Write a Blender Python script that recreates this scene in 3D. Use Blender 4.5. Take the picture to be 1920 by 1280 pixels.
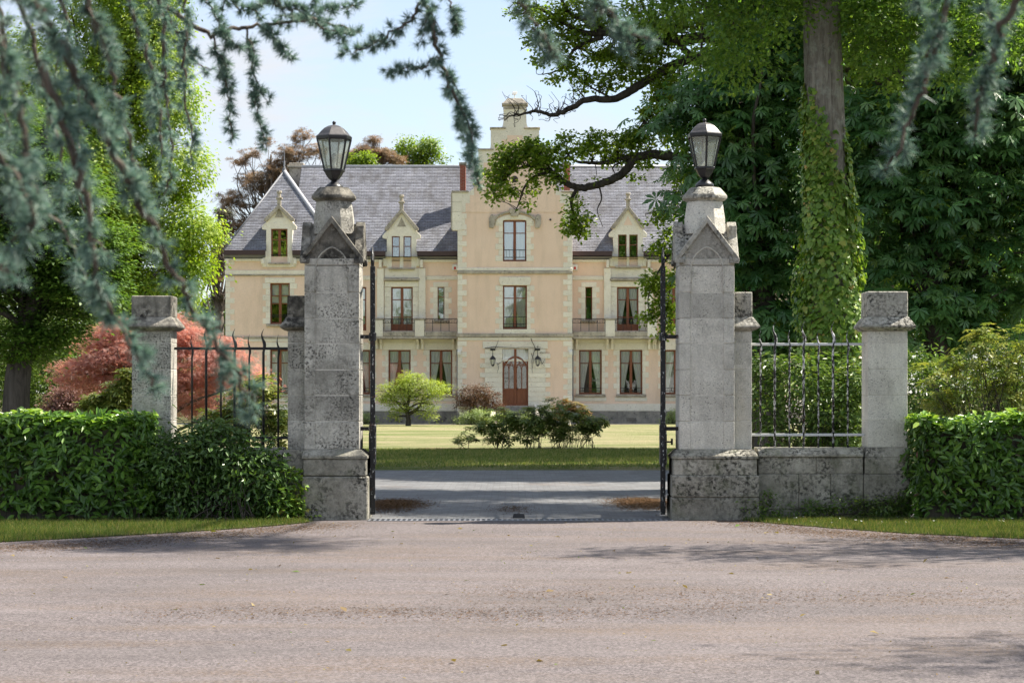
import bpy, bmesh, math, random
import numpy as np
from mathutils import Vector, Matrix

sc = bpy.context.scene
for _o in list(bpy.data.objects):
    bpy.data.objects.remove(_o)
COL = sc.collection
rng = np.random.default_rng(7)
random.seed(7)
PI = math.pi

# ------------------------------------------------------------------ camera
FPX = 4200.0      # focal length in photograph pixels (1920 wide)
CAMY, CAMZ = -28.0, 1.6
cd = bpy.data.cameras.new('camera')
cam = bpy.data.objects.new('camera', cd)
COL.objects.link(cam)
cam.location = (0, CAMY, CAMZ)
cam.rotation_euler = (PI / 2, 0, 0)
cd.sensor_width = 36
cd.lens = FPX / 1920 * 36
cd.shift_y = 94 / 1920
cd.clip_start = 0.3
cd.clip_end = 4000
cd.dof.use_dof = True
cd.dof.focus_distance = 38
cd.dof.aperture_fstop = 11
sc.camera = cam

# ------------------------------------------------------------------ light
SUN_EL = math.radians(54)
SUN_AZ = math.radians(70)      # from +Y (into the picture) towards +X (right)
world = bpy.data.worlds.new('World')
sc.world = world
world.use_nodes = True
_t = world.node_tree
_t.nodes.clear()
def _wn(t, **p):
    n = _t.nodes.new(t)
    for k, v in p.items():
        setattr(n, k, v)
    return n
_sky = _wn('ShaderNodeTexSky', sky_type='NISHITA', sun_disc=False, sun_elevation=SUN_EL, sun_rotation=SUN_AZ,
           air_density=1.0, dust_density=0.2, ozone_density=2.5, altitude=200)
_tc = _wn('ShaderNodeTexCoord')
_mp = _wn('ShaderNodeMapping'); _mp.inputs['Scale'].default_value = (1.0, 1.0, 3.6)
_nz = _wn('ShaderNodeTexNoise'); _nz.inputs['Scale'].default_value = 5.5; _nz.inputs['Detail'].default_value = 8
_nz.inputs['Roughness'].default_value = 0.62; _nz.inputs['Distortion'].default_value = 0.5
_cr = _wn('ShaderNodeValToRGB')
_cr.color_ramp.elements[0].position = 0.46; _cr.color_ramp.elements[0].color = (0.0, 0.0, 0.0, 1)
_cr.color_ramp.elements[1].position = 0.66; _cr.color_ramp.elements[1].color = (0.9, 0.9, 0.9, 1)
_vl = _wn('ShaderNodeMixRGB'); _vl.inputs[0].default_value = 0.56; _vl.inputs[2].default_value = (2.85, 3.0, 3.35, 1)   # thin veil of high cloud
_mx = _wn('ShaderNodeMixRGB'); _mx.inputs[2].default_value = (3.5, 3.62, 3.85, 1)
_bg = _wn('ShaderNodeBackground'); _bg.inputs['Strength'].default_value = 0.10
_wo = _wn('ShaderNodeOutputWorld')
L = _t.links.new
L(_tc.outputs['Generated'], _mp.inputs['Vector']); L(_mp.outputs[0], _nz.inputs['Vector']); L(_nz.outputs['Fac'], _cr.inputs[0])
L(_cr.outputs[0], _mx.inputs[0]); L(_sky.outputs[0], _vl.inputs[1]); L(_vl.outputs[0], _mx.inputs[1]); L(_mx.outputs[0], _bg.inputs[0]); L(_bg.outputs[0], _wo.inputs[0])

sd = bpy.data.lights.new('sun', 'SUN')
sd.energy = 5.0; sd.angle = math.radians(0.55); sd.color = (1.0, 0.93, 0.82)
sun = bpy.data.objects.new('sun', sd)
COL.objects.link(sun)
_d = Vector((math.sin(SUN_AZ) * math.cos(SUN_EL), math.cos(SUN_AZ) * math.cos(SUN_EL), math.sin(SUN_EL)))
sun.rotation_euler = _d.to_track_quat('Z', 'Y').to_euler()
sun.location = _d * 120

sc.view_settings.view_transform = 'Standard'
sc.view_settings.look = 'None'
sc.view_settings.gamma = 1
sc.view_settings.exposure = 1.3
sc.render.engine = 'CYCLES'
sc.cycles.use_denoising = True
sc.cycles.max_bounces = 6
sc.cycles.diffuse_bounces = 4
sc.cycles.transparent_max_bounces = 8
sc.cycles.use_adaptive_sampling = True
sc.cycles.adaptive_threshold = 0.02
sc.cycles.caustics_reflective = False
sc.cycles.caustics_refractive = False

# ------------------------------------------------------------------ helpers
def W(px, py, Y):
    """the point at depth Y that the photograph shows at pixel (px, py)"""
    d = Y - CAMY
    return Vector(((px - 960) * d / FPX, Y, CAMZ + (734 - py) * d / FPX))

def ppm(Y):
    return FPX / (Y - CAMY)

def tag(o, label=None, cat=None, group=None, kind=None):
    if label: o['label'] = label
    if cat: o['category'] = cat
    if group: o['group'] = group
    if kind: o['kind'] = kind
    return o

def empty(name, loc=(0, 0, 0), label=None, cat=None, group=None):
    o = bpy.data.objects.new(name, None)
    COL.objects.link(o)
    o.location = loc
    o.empty_display_size = 0.2
    return tag(o, label, cat, group)

def link(name, me, mat, parent=None):
    o = bpy.data.objects.new(name, me)
    COL.objects.link(o)
    if mat is not None and not me.materials:
        me.materials.append(mat)
    if parent is not None:
        o.parent = parent
        # geometry is written in world coordinates: undo every ancestor's offset
        off = Vector((0, 0, 0)); p = parent
        off = WORLDOFF.get(parent.name, Vector((0, 0, 0)))
        if parent.type == 'EMPTY' and parent.parent is None:
            off = Vector(parent.location)
        o.location = -off if off.length else (0, 0, 0)
        if parent.type == 'EMPTY' and parent.parent is None:
            pass
        WORLDOFF[o.name] = Vector((0, 0, 0))
    return o
WORLDOFF = {}

class MB:
    def __init__(s):
        s.v = []; s.f = []
    def add(s, vs, fs):
        b = len(s.v)
        s.v.extend([tuple(x) for x in vs]); s.f.extend([tuple(b + i for i in f) for f in fs])
        return s
    def box(s, x0, x1, y0, y1, z0, z1):
        return s.add([(x0, y0, z0), (x1, y0, z0), (x1, y1, z0), (x0, y1, z0), (x0, y0, z1), (x1, y0, z1), (x1, y1, z1), (x0, y1, z1)],
                     [(0, 3, 2, 1), (4, 5, 6, 7), (0, 1, 5, 4), (1, 2, 6, 5), (2, 3, 7, 6), (3, 0, 4, 7)])
    def frustum(s, a, b):
        """a, b: (x0,x1,y0,y1,z) bottom and top rectangles"""
        x0, x1, y0, y1, z0 = a; X0, X1, Y0, Y1, z1 = b
        return s.add([(x0, y0, z0), (x1, y0, z0), (x1, y1, z0), (x0, y1, z0), (X0, Y0, z1), (X1, Y0, z1), (X1, Y1, z1), (X0, Y1, z1)],
                     [(0, 3, 2, 1), (4, 5, 6, 7), (0, 1, 5, 4), (1, 2, 6, 5), (2, 3, 7, 6), (3, 0, 4, 7)])
    def prism(s, poly, y0, y1):
        """poly: (x, z) outline counter-clockwise seen from -Y"""
        n = len(poly)
        vs = [(x, y0, z) for x, z in poly] + [(x, y1, z) for x, z in poly]
        fs = [tuple(range(n)), tuple(range(2 * n - 1, n - 1, -1))]
        for i in range(n):
            j = (i + 1) % n
            fs.append((j, i, n + i, n + j))
        return s.add(vs, fs)
    def prism_x(s, poly, x0, x1):
        n = len(poly)
        vs = [(x0, y, z) for y, z in poly] + [(x1, y, z) for y, z in poly]
        fs = [tuple(range(n - 1, -1, -1)), tuple(range(n, 2 * n))]
        for i in range(n):
            j = (i + 1) % n
            fs.append((i, j, n + j, n + i))
        return s.add(vs, fs)
    def lathe(s, prof, c=(0, 0), n=16, rot=0.0, sy=1.0):
        vs = []; fs = []
        for r, z in prof:
            for k in range(n):
                a = 2 * PI * k / n + rot
                vs.append((c[0] + r * math.cos(a), c[1] + r * math.sin(a) * sy, z))
        for i in range(len(prof) - 1):
            for k in range(n):
                k2 = (k + 1) % n
                fs.append((i * n + k, i * n + k2, (i + 1) * n + k2, (i + 1) * n + k))
        fs.append(tuple(range(n - 1, -1, -1)))
        m = (len(prof) - 1) * n
        fs.append(tuple(range(m, m + n)))
        return s.add(vs, fs)
    def tube(s, pts, radii, n=6, cap=True):
        pts = [Vector(p) for p in pts]
        if not hasattr(radii, '__len__'):
            radii = [radii] * len(pts)
        vs = []; fs = []
        ref = Vector((0.31, 0.57, 0.76)).normalized()
        for i, p in enumerate(pts):
            d = (pts[min(i + 1, len(pts) - 1)] - pts[max(i - 1, 0)])
            if d.length < 1e-9: d = Vector((0, 0, 1))
            d.normalize()
            a = d.cross(ref)
            if a.length < 1e-3: a = d.cross(Vector((1, 0, 0)))
            a.normalize(); b = d.cross(a)
            for k in range(n):
                t = 2 * PI * k / n
                vs.append(p + (a * math.cos(t) + b * math.sin(t)) * radii[i])
        for i in range(len(pts) - 1):
            for k in range(n):
                k2 = (k + 1) % n
                fs.append((i * n + k, i * n + k2, (i + 1) * n + k2, (i + 1) * n + k))
        if cap:
            fs.append(tuple(range(n - 1, -1, -1)))
            m = (len(pts) - 1) * n
            fs.append(tuple(range(m, m + n)))
        return s.add(vs, fs)
    def mesh(s, name, bevel=0.0, smooth=False, seg=1):
        me = bpy.data.meshes.new(name)
        me.from_pydata(s.v, [], s.f)
        if bevel:
            bm = bmesh.new(); bm.from_mesh(me)
            bmesh.ops.recalc_face_normals(bm, faces=bm.faces)
            es = [e for e in bm.edges if e.is_manifold and e.calc_face_angle(0) > 0.5]
            bmesh.ops.bevel(bm, geom=es, offset=bevel, segments=seg, profile=0.6, affect='EDGES', clamp_overlap=True)
            bm.to_mesh(me); bm.free()
        if smooth:
            for p in me.polygons: p.use_smooth = True
        me.update()
        return me
    def build(s, name, mat, parent=None, bevel=0.0, smooth=False, seg=1):
        return link(name, s.mesh(name, bevel, smooth, seg), mat, parent)

def smooth_path(pts, sub=6):
    """Catmull-Rom through points (tuples of any length)"""
    P = [np.array(p, float) for p in pts]
    P = [2 * P[0] - P[1]] + P + [2 * P[-1] - P[-2]]
    out = []
    for i in range(1, len(P) - 2):
        for k in range(sub):
            t = k / sub
            a, b, c, d = P[i - 1], P[i], P[i + 1], P[i + 2]
            out.append(0.5 * ((2 * b) + (-a + c) * t + (2 * a - 5 * b + 4 * c - d) * t * t + (-a + 3 * b - 3 * c + d) * t ** 3))
    out.append(P[-2])
    return out

# ------------------------------------------------------------------ node helpers
class G:
    def __init__(s, name):
        s.m = bpy.data.materials.new(name); s.m.use_nodes = True
        s.t = s.m.node_tree; s.t.nodes.clear()
        s.o = s.t.nodes.new('ShaderNodeOutputMaterial')
        s._pos = None
    def n(s, typ, ins=None, **props):
        nd = s.t.nodes.new('ShaderNode' + typ)
        for k, v in props.items(): setattr(nd, k, v)
        for k, v in (ins or {}).items():
            so = nd.inputs[k]
            if isinstance(v, bpy.types.NodeSocket): s.t.links.new(v, so)
            else:
                if isinstance(v, tuple) and len(v) == 3 and so.type == 'RGBA': v = v + (1,)
                so.default_value = v
        return nd
    def pos(s):
        if s._pos is None: s._pos = s.n('NewGeometry').outputs['Position']
        return s._pos
    def objpos(s):
        return s.n('TexCoord').outputs['Object']
    def map(s, vec, scale=(1, 1, 1), rot=(0, 0, 0), loc=(0, 0, 0)):
        return s.n('Mapping', {'Vector': vec, 'Scale': scale, 'Rotation': rot, 'Location': loc}).outputs[0]
    def noise(s, scale, detail=4, rough=0.6, vec=None, dist=0.0):
        return s.n('TexNoise', {'Vector': vec or s.pos(), 'Scale': scale, 'Detail': detail, 'Roughness': rough, 'Distortion': dist}).outputs['Fac']
    def ramp(s, fac, stops, interp='LINEAR'):
        nd = s.n('ValToRGB', {0: fac}); r = nd.color_ramp; r.interpolation = interp
        while len(r.elements) < len(stops): r.elements.new(0.5)
        for e, (p, c) in zip(r.elements, stops):
            e.position = p
            e.color = (c, c, c, 1) if isinstance(c, (int, float)) else tuple(c) + (1,)
        return nd.outputs[0]
    def mix(s, fac, a, b, mode='MIX'):
        return s.n('MixRGB', {0: fac, 1: a, 2: b}, blend_type=mode).outputs[0]
    def math(s, op, a, b=0.0):
        return s.n('Math', {0: a, 1: b}, operation=op).outputs[0]
    def bump(s, h, strength=0.3, dist=0.02):
        return s.n('Bump', {'Height': h, 'Strength': strength, 'Distance': dist}).outputs[0]
    def rnd(s):
        return s.n('ObjectInfo').outputs['Random']
    def pbr(s, col, rough=0.8, bump=None, metal=0.0, spec=0.35):
        i = {'Base Color': col, 'Roughness': rough, 'Metallic': metal, 'Specular IOR Level': spec}
        if bump is not None: i['Normal'] = bump
        b = s.n('BsdfPrincipled', i)
        s.t.links.new(b.outputs[0], s.o.inputs[0])
        return s.m
    def surf(s, sock):
        s.t.links.new(sock, s.o.inputs[0]); return s.m

def stone_mat(name, light, mid, lich=0.5, spots=0.5, rough_spots=30.0, dark=(0.085, 0.082, 0.073), varn=0.16, seed=0.0, green=0.0):
    g = G(name)
    p = g.map(g.pos(), loc=(seed, seed * 1.7, seed * 0.6))
    base = g.ramp(g.noise(2.3, 6, 0.65, p), [(0.3, mid), (0.62, light)])
    fine = g.ramp(g.noise(55, 4, 0.7, p), [(0.3, 0.72), (0.7, 1.1)])
    base = g.mix(1.0, base, fine, 'MULTIPLY')
    # grey crust in big uneven patches, with black lichen flecks gathered inside them
    patch = g.noise(1.7, 5, 0.62, p, 0.4)
    crust = g.ramp(patch, [(0.62 - 0.34 * lich, 0.0), (0.86 - 0.3 * lich, 1.0)])
    cr2 = g.math('MULTIPLY', crust, g.ramp(g.noise(14, 6, 0.7, p), [(0.38, 0.25), (0.62, 0.8)]))
    base = g.mix(cr2, base, (dark[0] * 2.1, dark[1] * 2.1, dark[2] * 2.05))
    fl = g.ramp(g.noise(rough_spots * 1.7, 4, 0.6, p), [(0.60 - 0.09 * spots, 0.0), (0.74 - 0.08 * spots, 1.0)])
    fl = g.math('MULTIPLY', fl, g.ramp(g.noise(3.0, 3, 0.5, p), [(0.38, 0.10), (0.60, 1.0)]))
    stk = g.ramp(g.noise(4.2, 6, 0.68, g.map(p, (1.6, 1.6, 0.16))), [(0.5, 0.0), (0.70, 0.6 * lich)])
    base = g.mix(stk, base, (dark[0] * 1.7, dark[1] * 1.65, dark[2] * 1.6))
    base = g.mix(fl, base, dark)
    wh = g.ramp(g.noise(19, 5, 0.7, g.map(p, loc=(3, 8, 1))), [(0.64, 0.0), (0.7, 0.55)])
    base = g.mix(wh, base, (0.52, 0.52, 0.47))
    if green:
        gr = g.ramp(g.noise(4.5, 6, 0.7, g.map(p, loc=(9, 2, 4))), [(0.5, 0.0), (0.66, green)])
        base = g.mix(gr, base, (0.10, 0.12, 0.05))
    tone = g.n('MapRange', {0: g.rnd(), 3: 1.0 - varn, 4: 1.0 + varn}).outputs[0]
    hsv = g.n('HueSaturation', {'Value': tone, 'Color': base}).outputs[0]
    h = g.math('ADD', g.noise(70, 5, 0.7, p), g.math('MULTIPLY', g.noise(11, 4, 0.6, p), 1.6))
    h = g.math('SUBTRACT', h, g.math('MULTIPLY', fl, 0.5))
    return g.pbr(hsv, 0.92, g.bump(h, 0.45, 0.02), spec=0.2)

M = {}
M['stone_left'] = stone_mat('weathered limestone', (0.67, 0.64, 0.56), (0.40, 0.378, 0.325), 0.62, 1.35, 24.0, dark=(0.06, 0.058, 0.05))
M['stone_right'] = stone_mat('clean limestone', (0.72, 0.69, 0.605), (0.56, 0.53, 0.46), 0.36, 0.35, seed=11.0)
M['stone_plinth'] = stone_mat('lichen covered limestone', (0.48, 0.455, 0.385), (0.28, 0.26, 0.21), 0.64, 1.7, 15.0, dark=(0.045, 0.043, 0.037), seed=23.0, green=0.35)
M['stone_cap'] = stone_mat('blackened limestone', (0.46, 0.43, 0.36), (0.22, 0.20, 0.165), 0.95, 2.4, 8.0, dark=(0.035, 0.033, 0.029), seed=5.0)
M['stone_cap_light'] = stone_mat('grey flecked limestone', (0.55, 0.525, 0.455), (0.38, 0.36, 0.31), 0.55, 1.7, 14.0, dark=(0.06, 0.058, 0.05), seed=35.0)
M['house_stone'] = stone_mat('cream tuffeau stone', (0.87, 0.82, 0.71), (0.79, 0.73, 0.615), 0.0, 0.0, 8.0, (0.2, 0.18, 0.15), 0.07, 3.0)
M['house_trim'] = stone_mat('weathered tuffeau moulding', (0.55, 0.49, 0.40), (0.36, 0.325, 0.27), 0.6, 0.7, 5.0, (0.09, 0.08, 0.07), 0.08, 13.0)
M['house_plinth'] = stone_mat('dark house plinth stone', (0.36, 0.335, 0.29), (0.20, 0.19, 0.17), 0.55, 0.5, 4.0, (0.06, 0.06, 0.055), 0.06, 41.0)

def _plaster():
    g = G('ochre render')
    c = g.ramp(g.noise(0.55, 5, 0.6), [(0.3, (0.76, 0.575, 0.45)), (0.7, (0.84, 0.65, 0.52))])
    st = g.ramp(g.noise(1.2, 6, 0.65, g.map(g.pos(), (1.6, 1, 0.28))), [(0.48, 0.0), (0.72, 0.55)])
    c = g.mix(st, c, (0.58, 0.45, 0.34))
    f = g.ramp(g.noise(22, 4, 0.7), [(0.3, 0.9), (0.7, 1.06)])
    c = g.mix(1.0, c, f, 'MULTIPLY')
    return g.pbr(c, 0.95, g.bump(g.noise(45, 4, 0.7), 0.25, 0.02), spec=0.15)
M['plaster'] = _plaster()

def _slate(k):
    g = G('slate ' + k)
    sp = g.n('SeparateXYZ', {0: g.pos()})
    u = sp.outputs[0] if k == 'front' else g.math('ADD', sp.outputs[0], sp.outputs[1])
    v = g.n('CombineXYZ', {0: u, 1: g.math('MULTIPLY', sp.outputs[2], 1.0), 2: 0.0}).outputs[0]
    br = g.n('TexBrick', {'Vector': v, 'Color1': (0.1, 0.1, 0.1), 'Color2': (0.9, 0.9, 0.9), 'Mortar': (0, 0, 0), 'Scale': 1.0, 'Mortar Size': 0.008,
                          'Mortar Smooth': 0.1, 'Bias': 0.0, 'Brick Width': 0.26, 'Row Height': 0.0905}, offset=0.5)
    c = g.ramp(br.outputs['Color'], [(0.0, (0.145, 0.15, 0.175)), (1.0, (0.245, 0.252, 0.29))])
    c = g.mix(br.outputs['Fac'], c, (0.05, 0.05, 0.055))
    run = g.ramp(g.noise(1.1, 7, 0.7, g.map(g.pos(), (1.7, 1, 0.45))), [(0.47, 0.0), (0.66, 0.8)])
    c = g.mix(run, c, (0.075, 0.07, 0.07))
    lt = g.ramp(g.noise(2.5, 6, 0.75, g.map(g.pos(), (1, 1, 2.5), loc=(4, 4, 4))), [(0.52, 0.0), (0.7, 0.5)])
    c = g.mix(lt, c, (0.32, 0.325, 0.335))
    h = g.math('SUBTRACT', br.outputs['Color'], g.math('MULTIPLY', br.outputs['Fac'], 2.0))
    return g.pbr(c, 0.55, g.bump(h, 0.5, 0.01), spec=0.5)
M['slate'] = _slate('front')
M['slate_side'] = _slate('side')

def flat_mat(name, col, rough=0.6, metal=0.0, var=0.12, scale=18, spec=0.4, bump=0.1):
    g = G(name)
    f = g.ramp(g.noise(scale, 5, 0.65), [(0.3, 1 - var), (0.7, 1 + var)])
    return g.pbr(g.mix(1.0, col, f, 'MULTIPLY'), rough, g.bump(g.noise(scale * 3, 4, 0.6), bump, 0.01), metal, spec)
M['wood'] = flat_mat('red brown painted wood', (0.20, 0.066, 0.03), 0.45, var=0.2)
M['gutter'] = flat_mat('dark brown gutter', (0.055, 0.032, 0.032), 0.5)
M['lead'] = flat_mat('grey lead flashing', (0.42, 0.42, 0.43), 0.45, 0.0, 0.15)
M['zinc'] = flat_mat('dark zinc', (0.16, 0.165, 0.18), 0.5)
M['iron'] = flat_mat('black ironwork', (0.014, 0.014, 0.015), 0.45, 0.0, 0.4, 40)
M['lamp_metal'] = flat_mat('black painted lantern metal', (0.018, 0.018, 0.020), 0.38, 0.0, 0.4, 25, 0.5)
M['lamp_dome'] = flat_mat('weathered grey lantern dome', (0.075, 0.07, 0.07), 0.45, 0.3, 0.3, 25, 0.5)
M['white_paint'] = flat_mat('white painted box', (0.78, 0.77, 0.74), 0.5)
M['red_plastic'] = flat_mat('red plastic', (0.5, 0.04, 0.03), 0.4)
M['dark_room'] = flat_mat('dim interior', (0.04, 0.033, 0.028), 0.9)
M['bulb'] = flat_mat('white bulb glass', (0.8, 0.8, 0.78), 0.3)
M['vent'] = flat_mat('vent grille', (0.10, 0.10, 0.095), 0.7)

def _chip(name, amount, black=(0.013, 0.013, 0.014)):
    g = G(name)
    f = g.ramp(g.noise(26, 6, 0.75, g.map(g.pos(), (1.3, 1.3, 0.55))), [(0.62 - 0.22 * amount, 0.0), (0.64 - 0.22 * amount, 1.0)])
    c = g.mix(f, black, (0.62, 0.63, 0.62))
    r = g.ramp(g.noise(9, 5, 0.7), [(0.6, 0.0), (0.66, 0.5)])
    c = g.mix(r, c, (0.11, 0.05, 0.028))
    return g.pbr(c, 0.5, g.bump(f, 0.4, 0.004))
M['iron_chipped'] = _chip('black iron with peeling white paint', 0.46)
M['iron_gate'] = _chip('black gate iron with chipped paint', 0.12)
M['iron_white'] = _chip('white rail with worn paint', 1.25)

def _brick():
    g = G('red brick')
    sp = g.n('SeparateXYZ', {0: g.pos()})
    v = g.n('CombineXYZ', {0: g.math('ADD', sp.outputs[0], sp.outputs[1]), 1: sp.outputs[2], 2: 0.0}).outputs[0]
    br = g.n('TexBrick', {'Vector': v, 'Color1': (0.34, 0.075, 0.035), 'Color2': (0.24, 0.05, 0.028), 'Mortar': (0.33, 0.25, 0.2), 'Scale': 1.0,
                          'Mortar Size': 0.008, 'Brick Width': 0.22, 'Row Height': 0.07})
    return g.pbr(br.outputs['Color'], 0.9, g.bump(br.outputs['Fac'], -0.4, 0.01))
M['brick'] = _brick()

def _glass(name, refl, tint=(0.985, 0.99, 0.99)):
    g = G(name)
    tr = g.n('BsdfTransparent', {'Color': tint})
    gl = g.n('BsdfGlossy', {'Color': (0.95, 0.97, 1.0), 'Roughness': 0.015,
                            'Normal': g.bump(g.noise(0.9, 2, 0.5), 0.05, 0.05)})
    fr = g.n('Fresnel', {'IOR': 1.5}).outputs[0]
    f = g.math('ADD', g.math('MULTIPLY', fr, 1.0), refl)
    return g.surf(g.n('MixShader', {0: f, 1: tr.outputs[0], 2: gl.outputs[0]}).outputs[0])
M['glass'] = _glass('window glass', 0.06)
M['glass_shiny'] = _glass('upper window glass', 0.16)
def _lampglass():
    g = G('dusty lantern glass')
    tr = g.n('BsdfTransparent', {'Color': (0.93, 0.95, 0.93)})
    df = g.n('BsdfDiffuse', {'Color': (0.62, 0.64, 0.58)})
    tl = g.n('BsdfTranslucent', {'Color': (0.8, 0.82, 0.76)})
    gl = g.n('BsdfGlossy', {'Roughness': 0.08})
    a = g.n('MixShader', {0: 0.6, 1: df.outputs[0], 2: tl.outputs[0]})
    dust = g.ramp(g.noise(8, 5, 0.7), [(0.3, 0.16), (0.7, 0.36)])
    b = g.n('MixShader', {0: dust, 1: tr.outputs[0], 2: a.outputs[0]})
    return g.surf(g.n('MixShader', {0: 0.08, 1: b.outputs[0], 2: gl.outputs[0]}).outputs[0])
M['lamp_glass'] = _lampglass()
def _curtain():
    g = G('pale voile curtain')
    d = g.n('BsdfDiffuse', {'Color': (0.93, 0.94, 0.92)}); t = g.n('BsdfTranslucent', {'Color': (0.7, 0.74, 0.72)})
    return g.surf(g.n('MixShader', {0: 0.1, 1: d.outputs[0], 2: t.outputs[0]}).outputs[0])
M['curtain'] = _curtain()

def bark_mat(name, a, b, scale=9, lich=0.0):
    g = G(name)
    v = g.map(g.pos(), (1, 1, 0.18))
    n1 = g.noise(scale, 7, 0.7, v, 0.6)
    c = g.ramp(n1, [(0.32, a), (0.66, b)])
    if lich:
        l = g.ramp(g.noise(7, 6, 0.75), [(0.5, 0.0), (0.64, lich)])
        c = g.mix(l, c, (0.32, 0.34, 0.28))
    return g.pbr(c, 0.95, g.bump(n1, 0.9, 0.04), spec=0.15)
M['bark'] = bark_mat('dark furrowed bark', (0.035, 0.03, 0.024), (0.12, 0.105, 0.085))
M['bark_oak'] = bark_mat('oak bark', (0.028, 0.024, 0.02), (0.10, 0.085, 0.068), 12)
M['bark_grey'] = bark_mat('grey lichened bark', (0.10, 0.088, 0.072), (0.30, 0.27, 0.225), 15, 0.6)
M['bark_cedar'] = bark_mat('brown cedar twig bark', (0.075, 0.062, 0.05), (0.25, 0.205, 0.165), 40)

def leaf_mat(name, stops, trans=0.35, gloss=0.35, spec=0.35, tcol=None):
    """stops: colours picked by each leaf's own stored value"""
    g = G(name)
    r = g.n('Attribute', {}, attribute_name='rnd').outputs['Fac']
    k = len(stops)
    c = g.ramp(r, [(i / max(1, k - 1), s) for i, s in enumerate(stops)])
    c = g.mix(1.0, c, g.ramp(g.noise(1.1, 3, 0.5), [(0.3, 0.82), (0.7, 1.15)]), 'MULTIPLY')
    p = g.n('BsdfPrincipled', {'Base Color': c, 'Roughness': gloss, 'Specular IOR Level': spec})
    t = g.n('BsdfTranslucent', {'Color': g.mix(1.0, c, tcol or (1.5, 1.5, 0.7), 'MULTIPLY')})
    return g.surf(g.n('MixShader', {0: trans, 1: p.outputs[0], 2: t.outputs[0]}).outputs[0])

# ------------------------------------------------------------------ foliage helpers
def quads(*leaflets):
    v = []; f = []
    for q in leaflets:
        b = len(v); v += q; f.append((b, b + 1, b + 2, b + 3))
    return np.array(v, float), np.array(f, int)
T_OVAL = quads([(0, 0, 0), (.45, .27, .07), (1, 0, -.06), (.45, -.27, .07)])
T_LAUREL = quads([(0, 0, 0), (.3, .17, .05), (.72, .16, .03), (1, 0, -.12)], [(0, 0, 0), (1, 0, -.12), (.72, -.16, .03), (.3, -.17, .05)])
T_OAK = quads([(0, 0, 0), (.4, .16, .03), (.75, .32, .0), (1, 0, -.1)], [(0, 0, 0), (1, 0, -.1), (.75, -.32, .0), (.4, -.16, .03)])
T_IVY = quads([(0, 0, 0), (-.12, .42, -.02), (.45, .45, .02), (1, 0, -.1)], [(0, 0, 0), (1, 0, -.1), (.45, -.45, .02), (-.12, -.42, -.02)])
def _palm(n, spread, droop, width, lens=None):
    L_ = []
    for i in range(n):
        a = (i / (n - 1) - .5) * spread
        ln = (lens[i] if lens else 1 - .35 * abs(i / (n - 1) - .5) * 2)
        ca, sa = math.cos(a), math.sin(a)
        def P(u, w, z): return (u * ca - w * sa, u * sa + w * ca, z)
        L_.append([(0, 0, 0), P(ln * .62, width * ln, -droop * .35 + .02), P(ln, 0, -droop), P(ln * .62, -width * ln, -droop * .35 + .02)])
    return quads(*L_)
T_CHESTNUT = _palm(7, math.radians(250), .32, .15)
T_MAPLE = _palm(5, math.radians(200), .15, .09)
T_TUFT = _palm(6, math.radians(300), -.25, .085)
T_WHORL = _palm(6, math.radians(300), .12, .16)
T_BLADE = (np.array([(0, .5, 0), (0, -.5, 0), (1, 0, 0)], float), np.array([(0, 1, 2)], int))

def unit(a):
    return a / np.maximum(np.linalg.norm(a, axis=-1, keepdims=True), 1e-9)

def raw_mesh(name, V, F, rnd=None, smooth=False):
    me = bpy.data.meshes.new(name)
    k = F.shape[1]
    me.vertices.add(len(V)); me.vertices.foreach_set('co', np.ascontiguousarray(V, np.float32).ravel())
    me.loops.add(F.size); me.loops.foreach_set('vertex_index', np.ascontiguousarray(F, np.int32).ravel())
    me.polygons.add(len(F)); me.polygons.foreach_set('loop_start', np.arange(0, F.size, k, dtype=np.int32))
    if rnd is not None:
        at = me.attributes.new('rnd', 'FLOAT', 'FACE'); at.data.foreach_set('value', np.ascontiguousarray(rnd, np.float32))
    me.update(calc_edges=True)
    return me

def leaves(name, P, N, T, size, tmpl, mat, parent=None, rnd=None):
    tv, tf = tmpl
    n = len(P)
    N = unit(N); T = unit(T - N * np.sum(T * N, 1, keepdims=True)); B = np.cross(N, T)
    s = np.broadcast_to(np.asarray(size, float), (n,))[:, None, None]
    V = P[:, None, :] + s * (tv[None, :, 0:1] * T[:, None, :] + tv[None, :, 1:2] * B[:, None, :] + tv[None, :, 2:3] * N[:, None, :])
    F = tf[None] + (np.arange(n) * len(tv))[:, None, None]
    if rnd is None: rnd = rng.random(n)
    r = np.repeat(rnd, len(tf))
    return link(name, raw_mesh(name, V.reshape(-1, 3), F.reshape(-1, tf.shape[1]), r), mat, parent)

def rdir(n):
    return unit(rng.normal(size=(n, 3)))

def lobes_px(L_, Y, dy=1.0, depth=1.1):
    """pixel lobes (px, py, radius px[, depth offset]) at depth Y -> centres and radii in metres"""
    out = []
    for l in L_:
        yy = Y + (l[3] if len(l) > 3 else 0)
        c = W(l[0], l[1], yy); r = l[2] / ppm(yy)
        out.append((c.x, c.y, c.z, r, r * depth, r * dy))
    return out

def in_lobes(lobes, n, lo=0.35):
    Lb = np.array(lobes); w = (Lb[:, 3] * Lb[:, 4] * Lb[:, 5]) ** 0.75; w /= w.sum()
    k = rng.choice(len(Lb), n, p=w)
    d = rdir(n); r = lo + (1 - lo) * rng.random((n, 1)) ** 0.55
    off = d * r * Lb[k, 3:6]
    return Lb[k, :3] + off, unit(off), k

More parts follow.
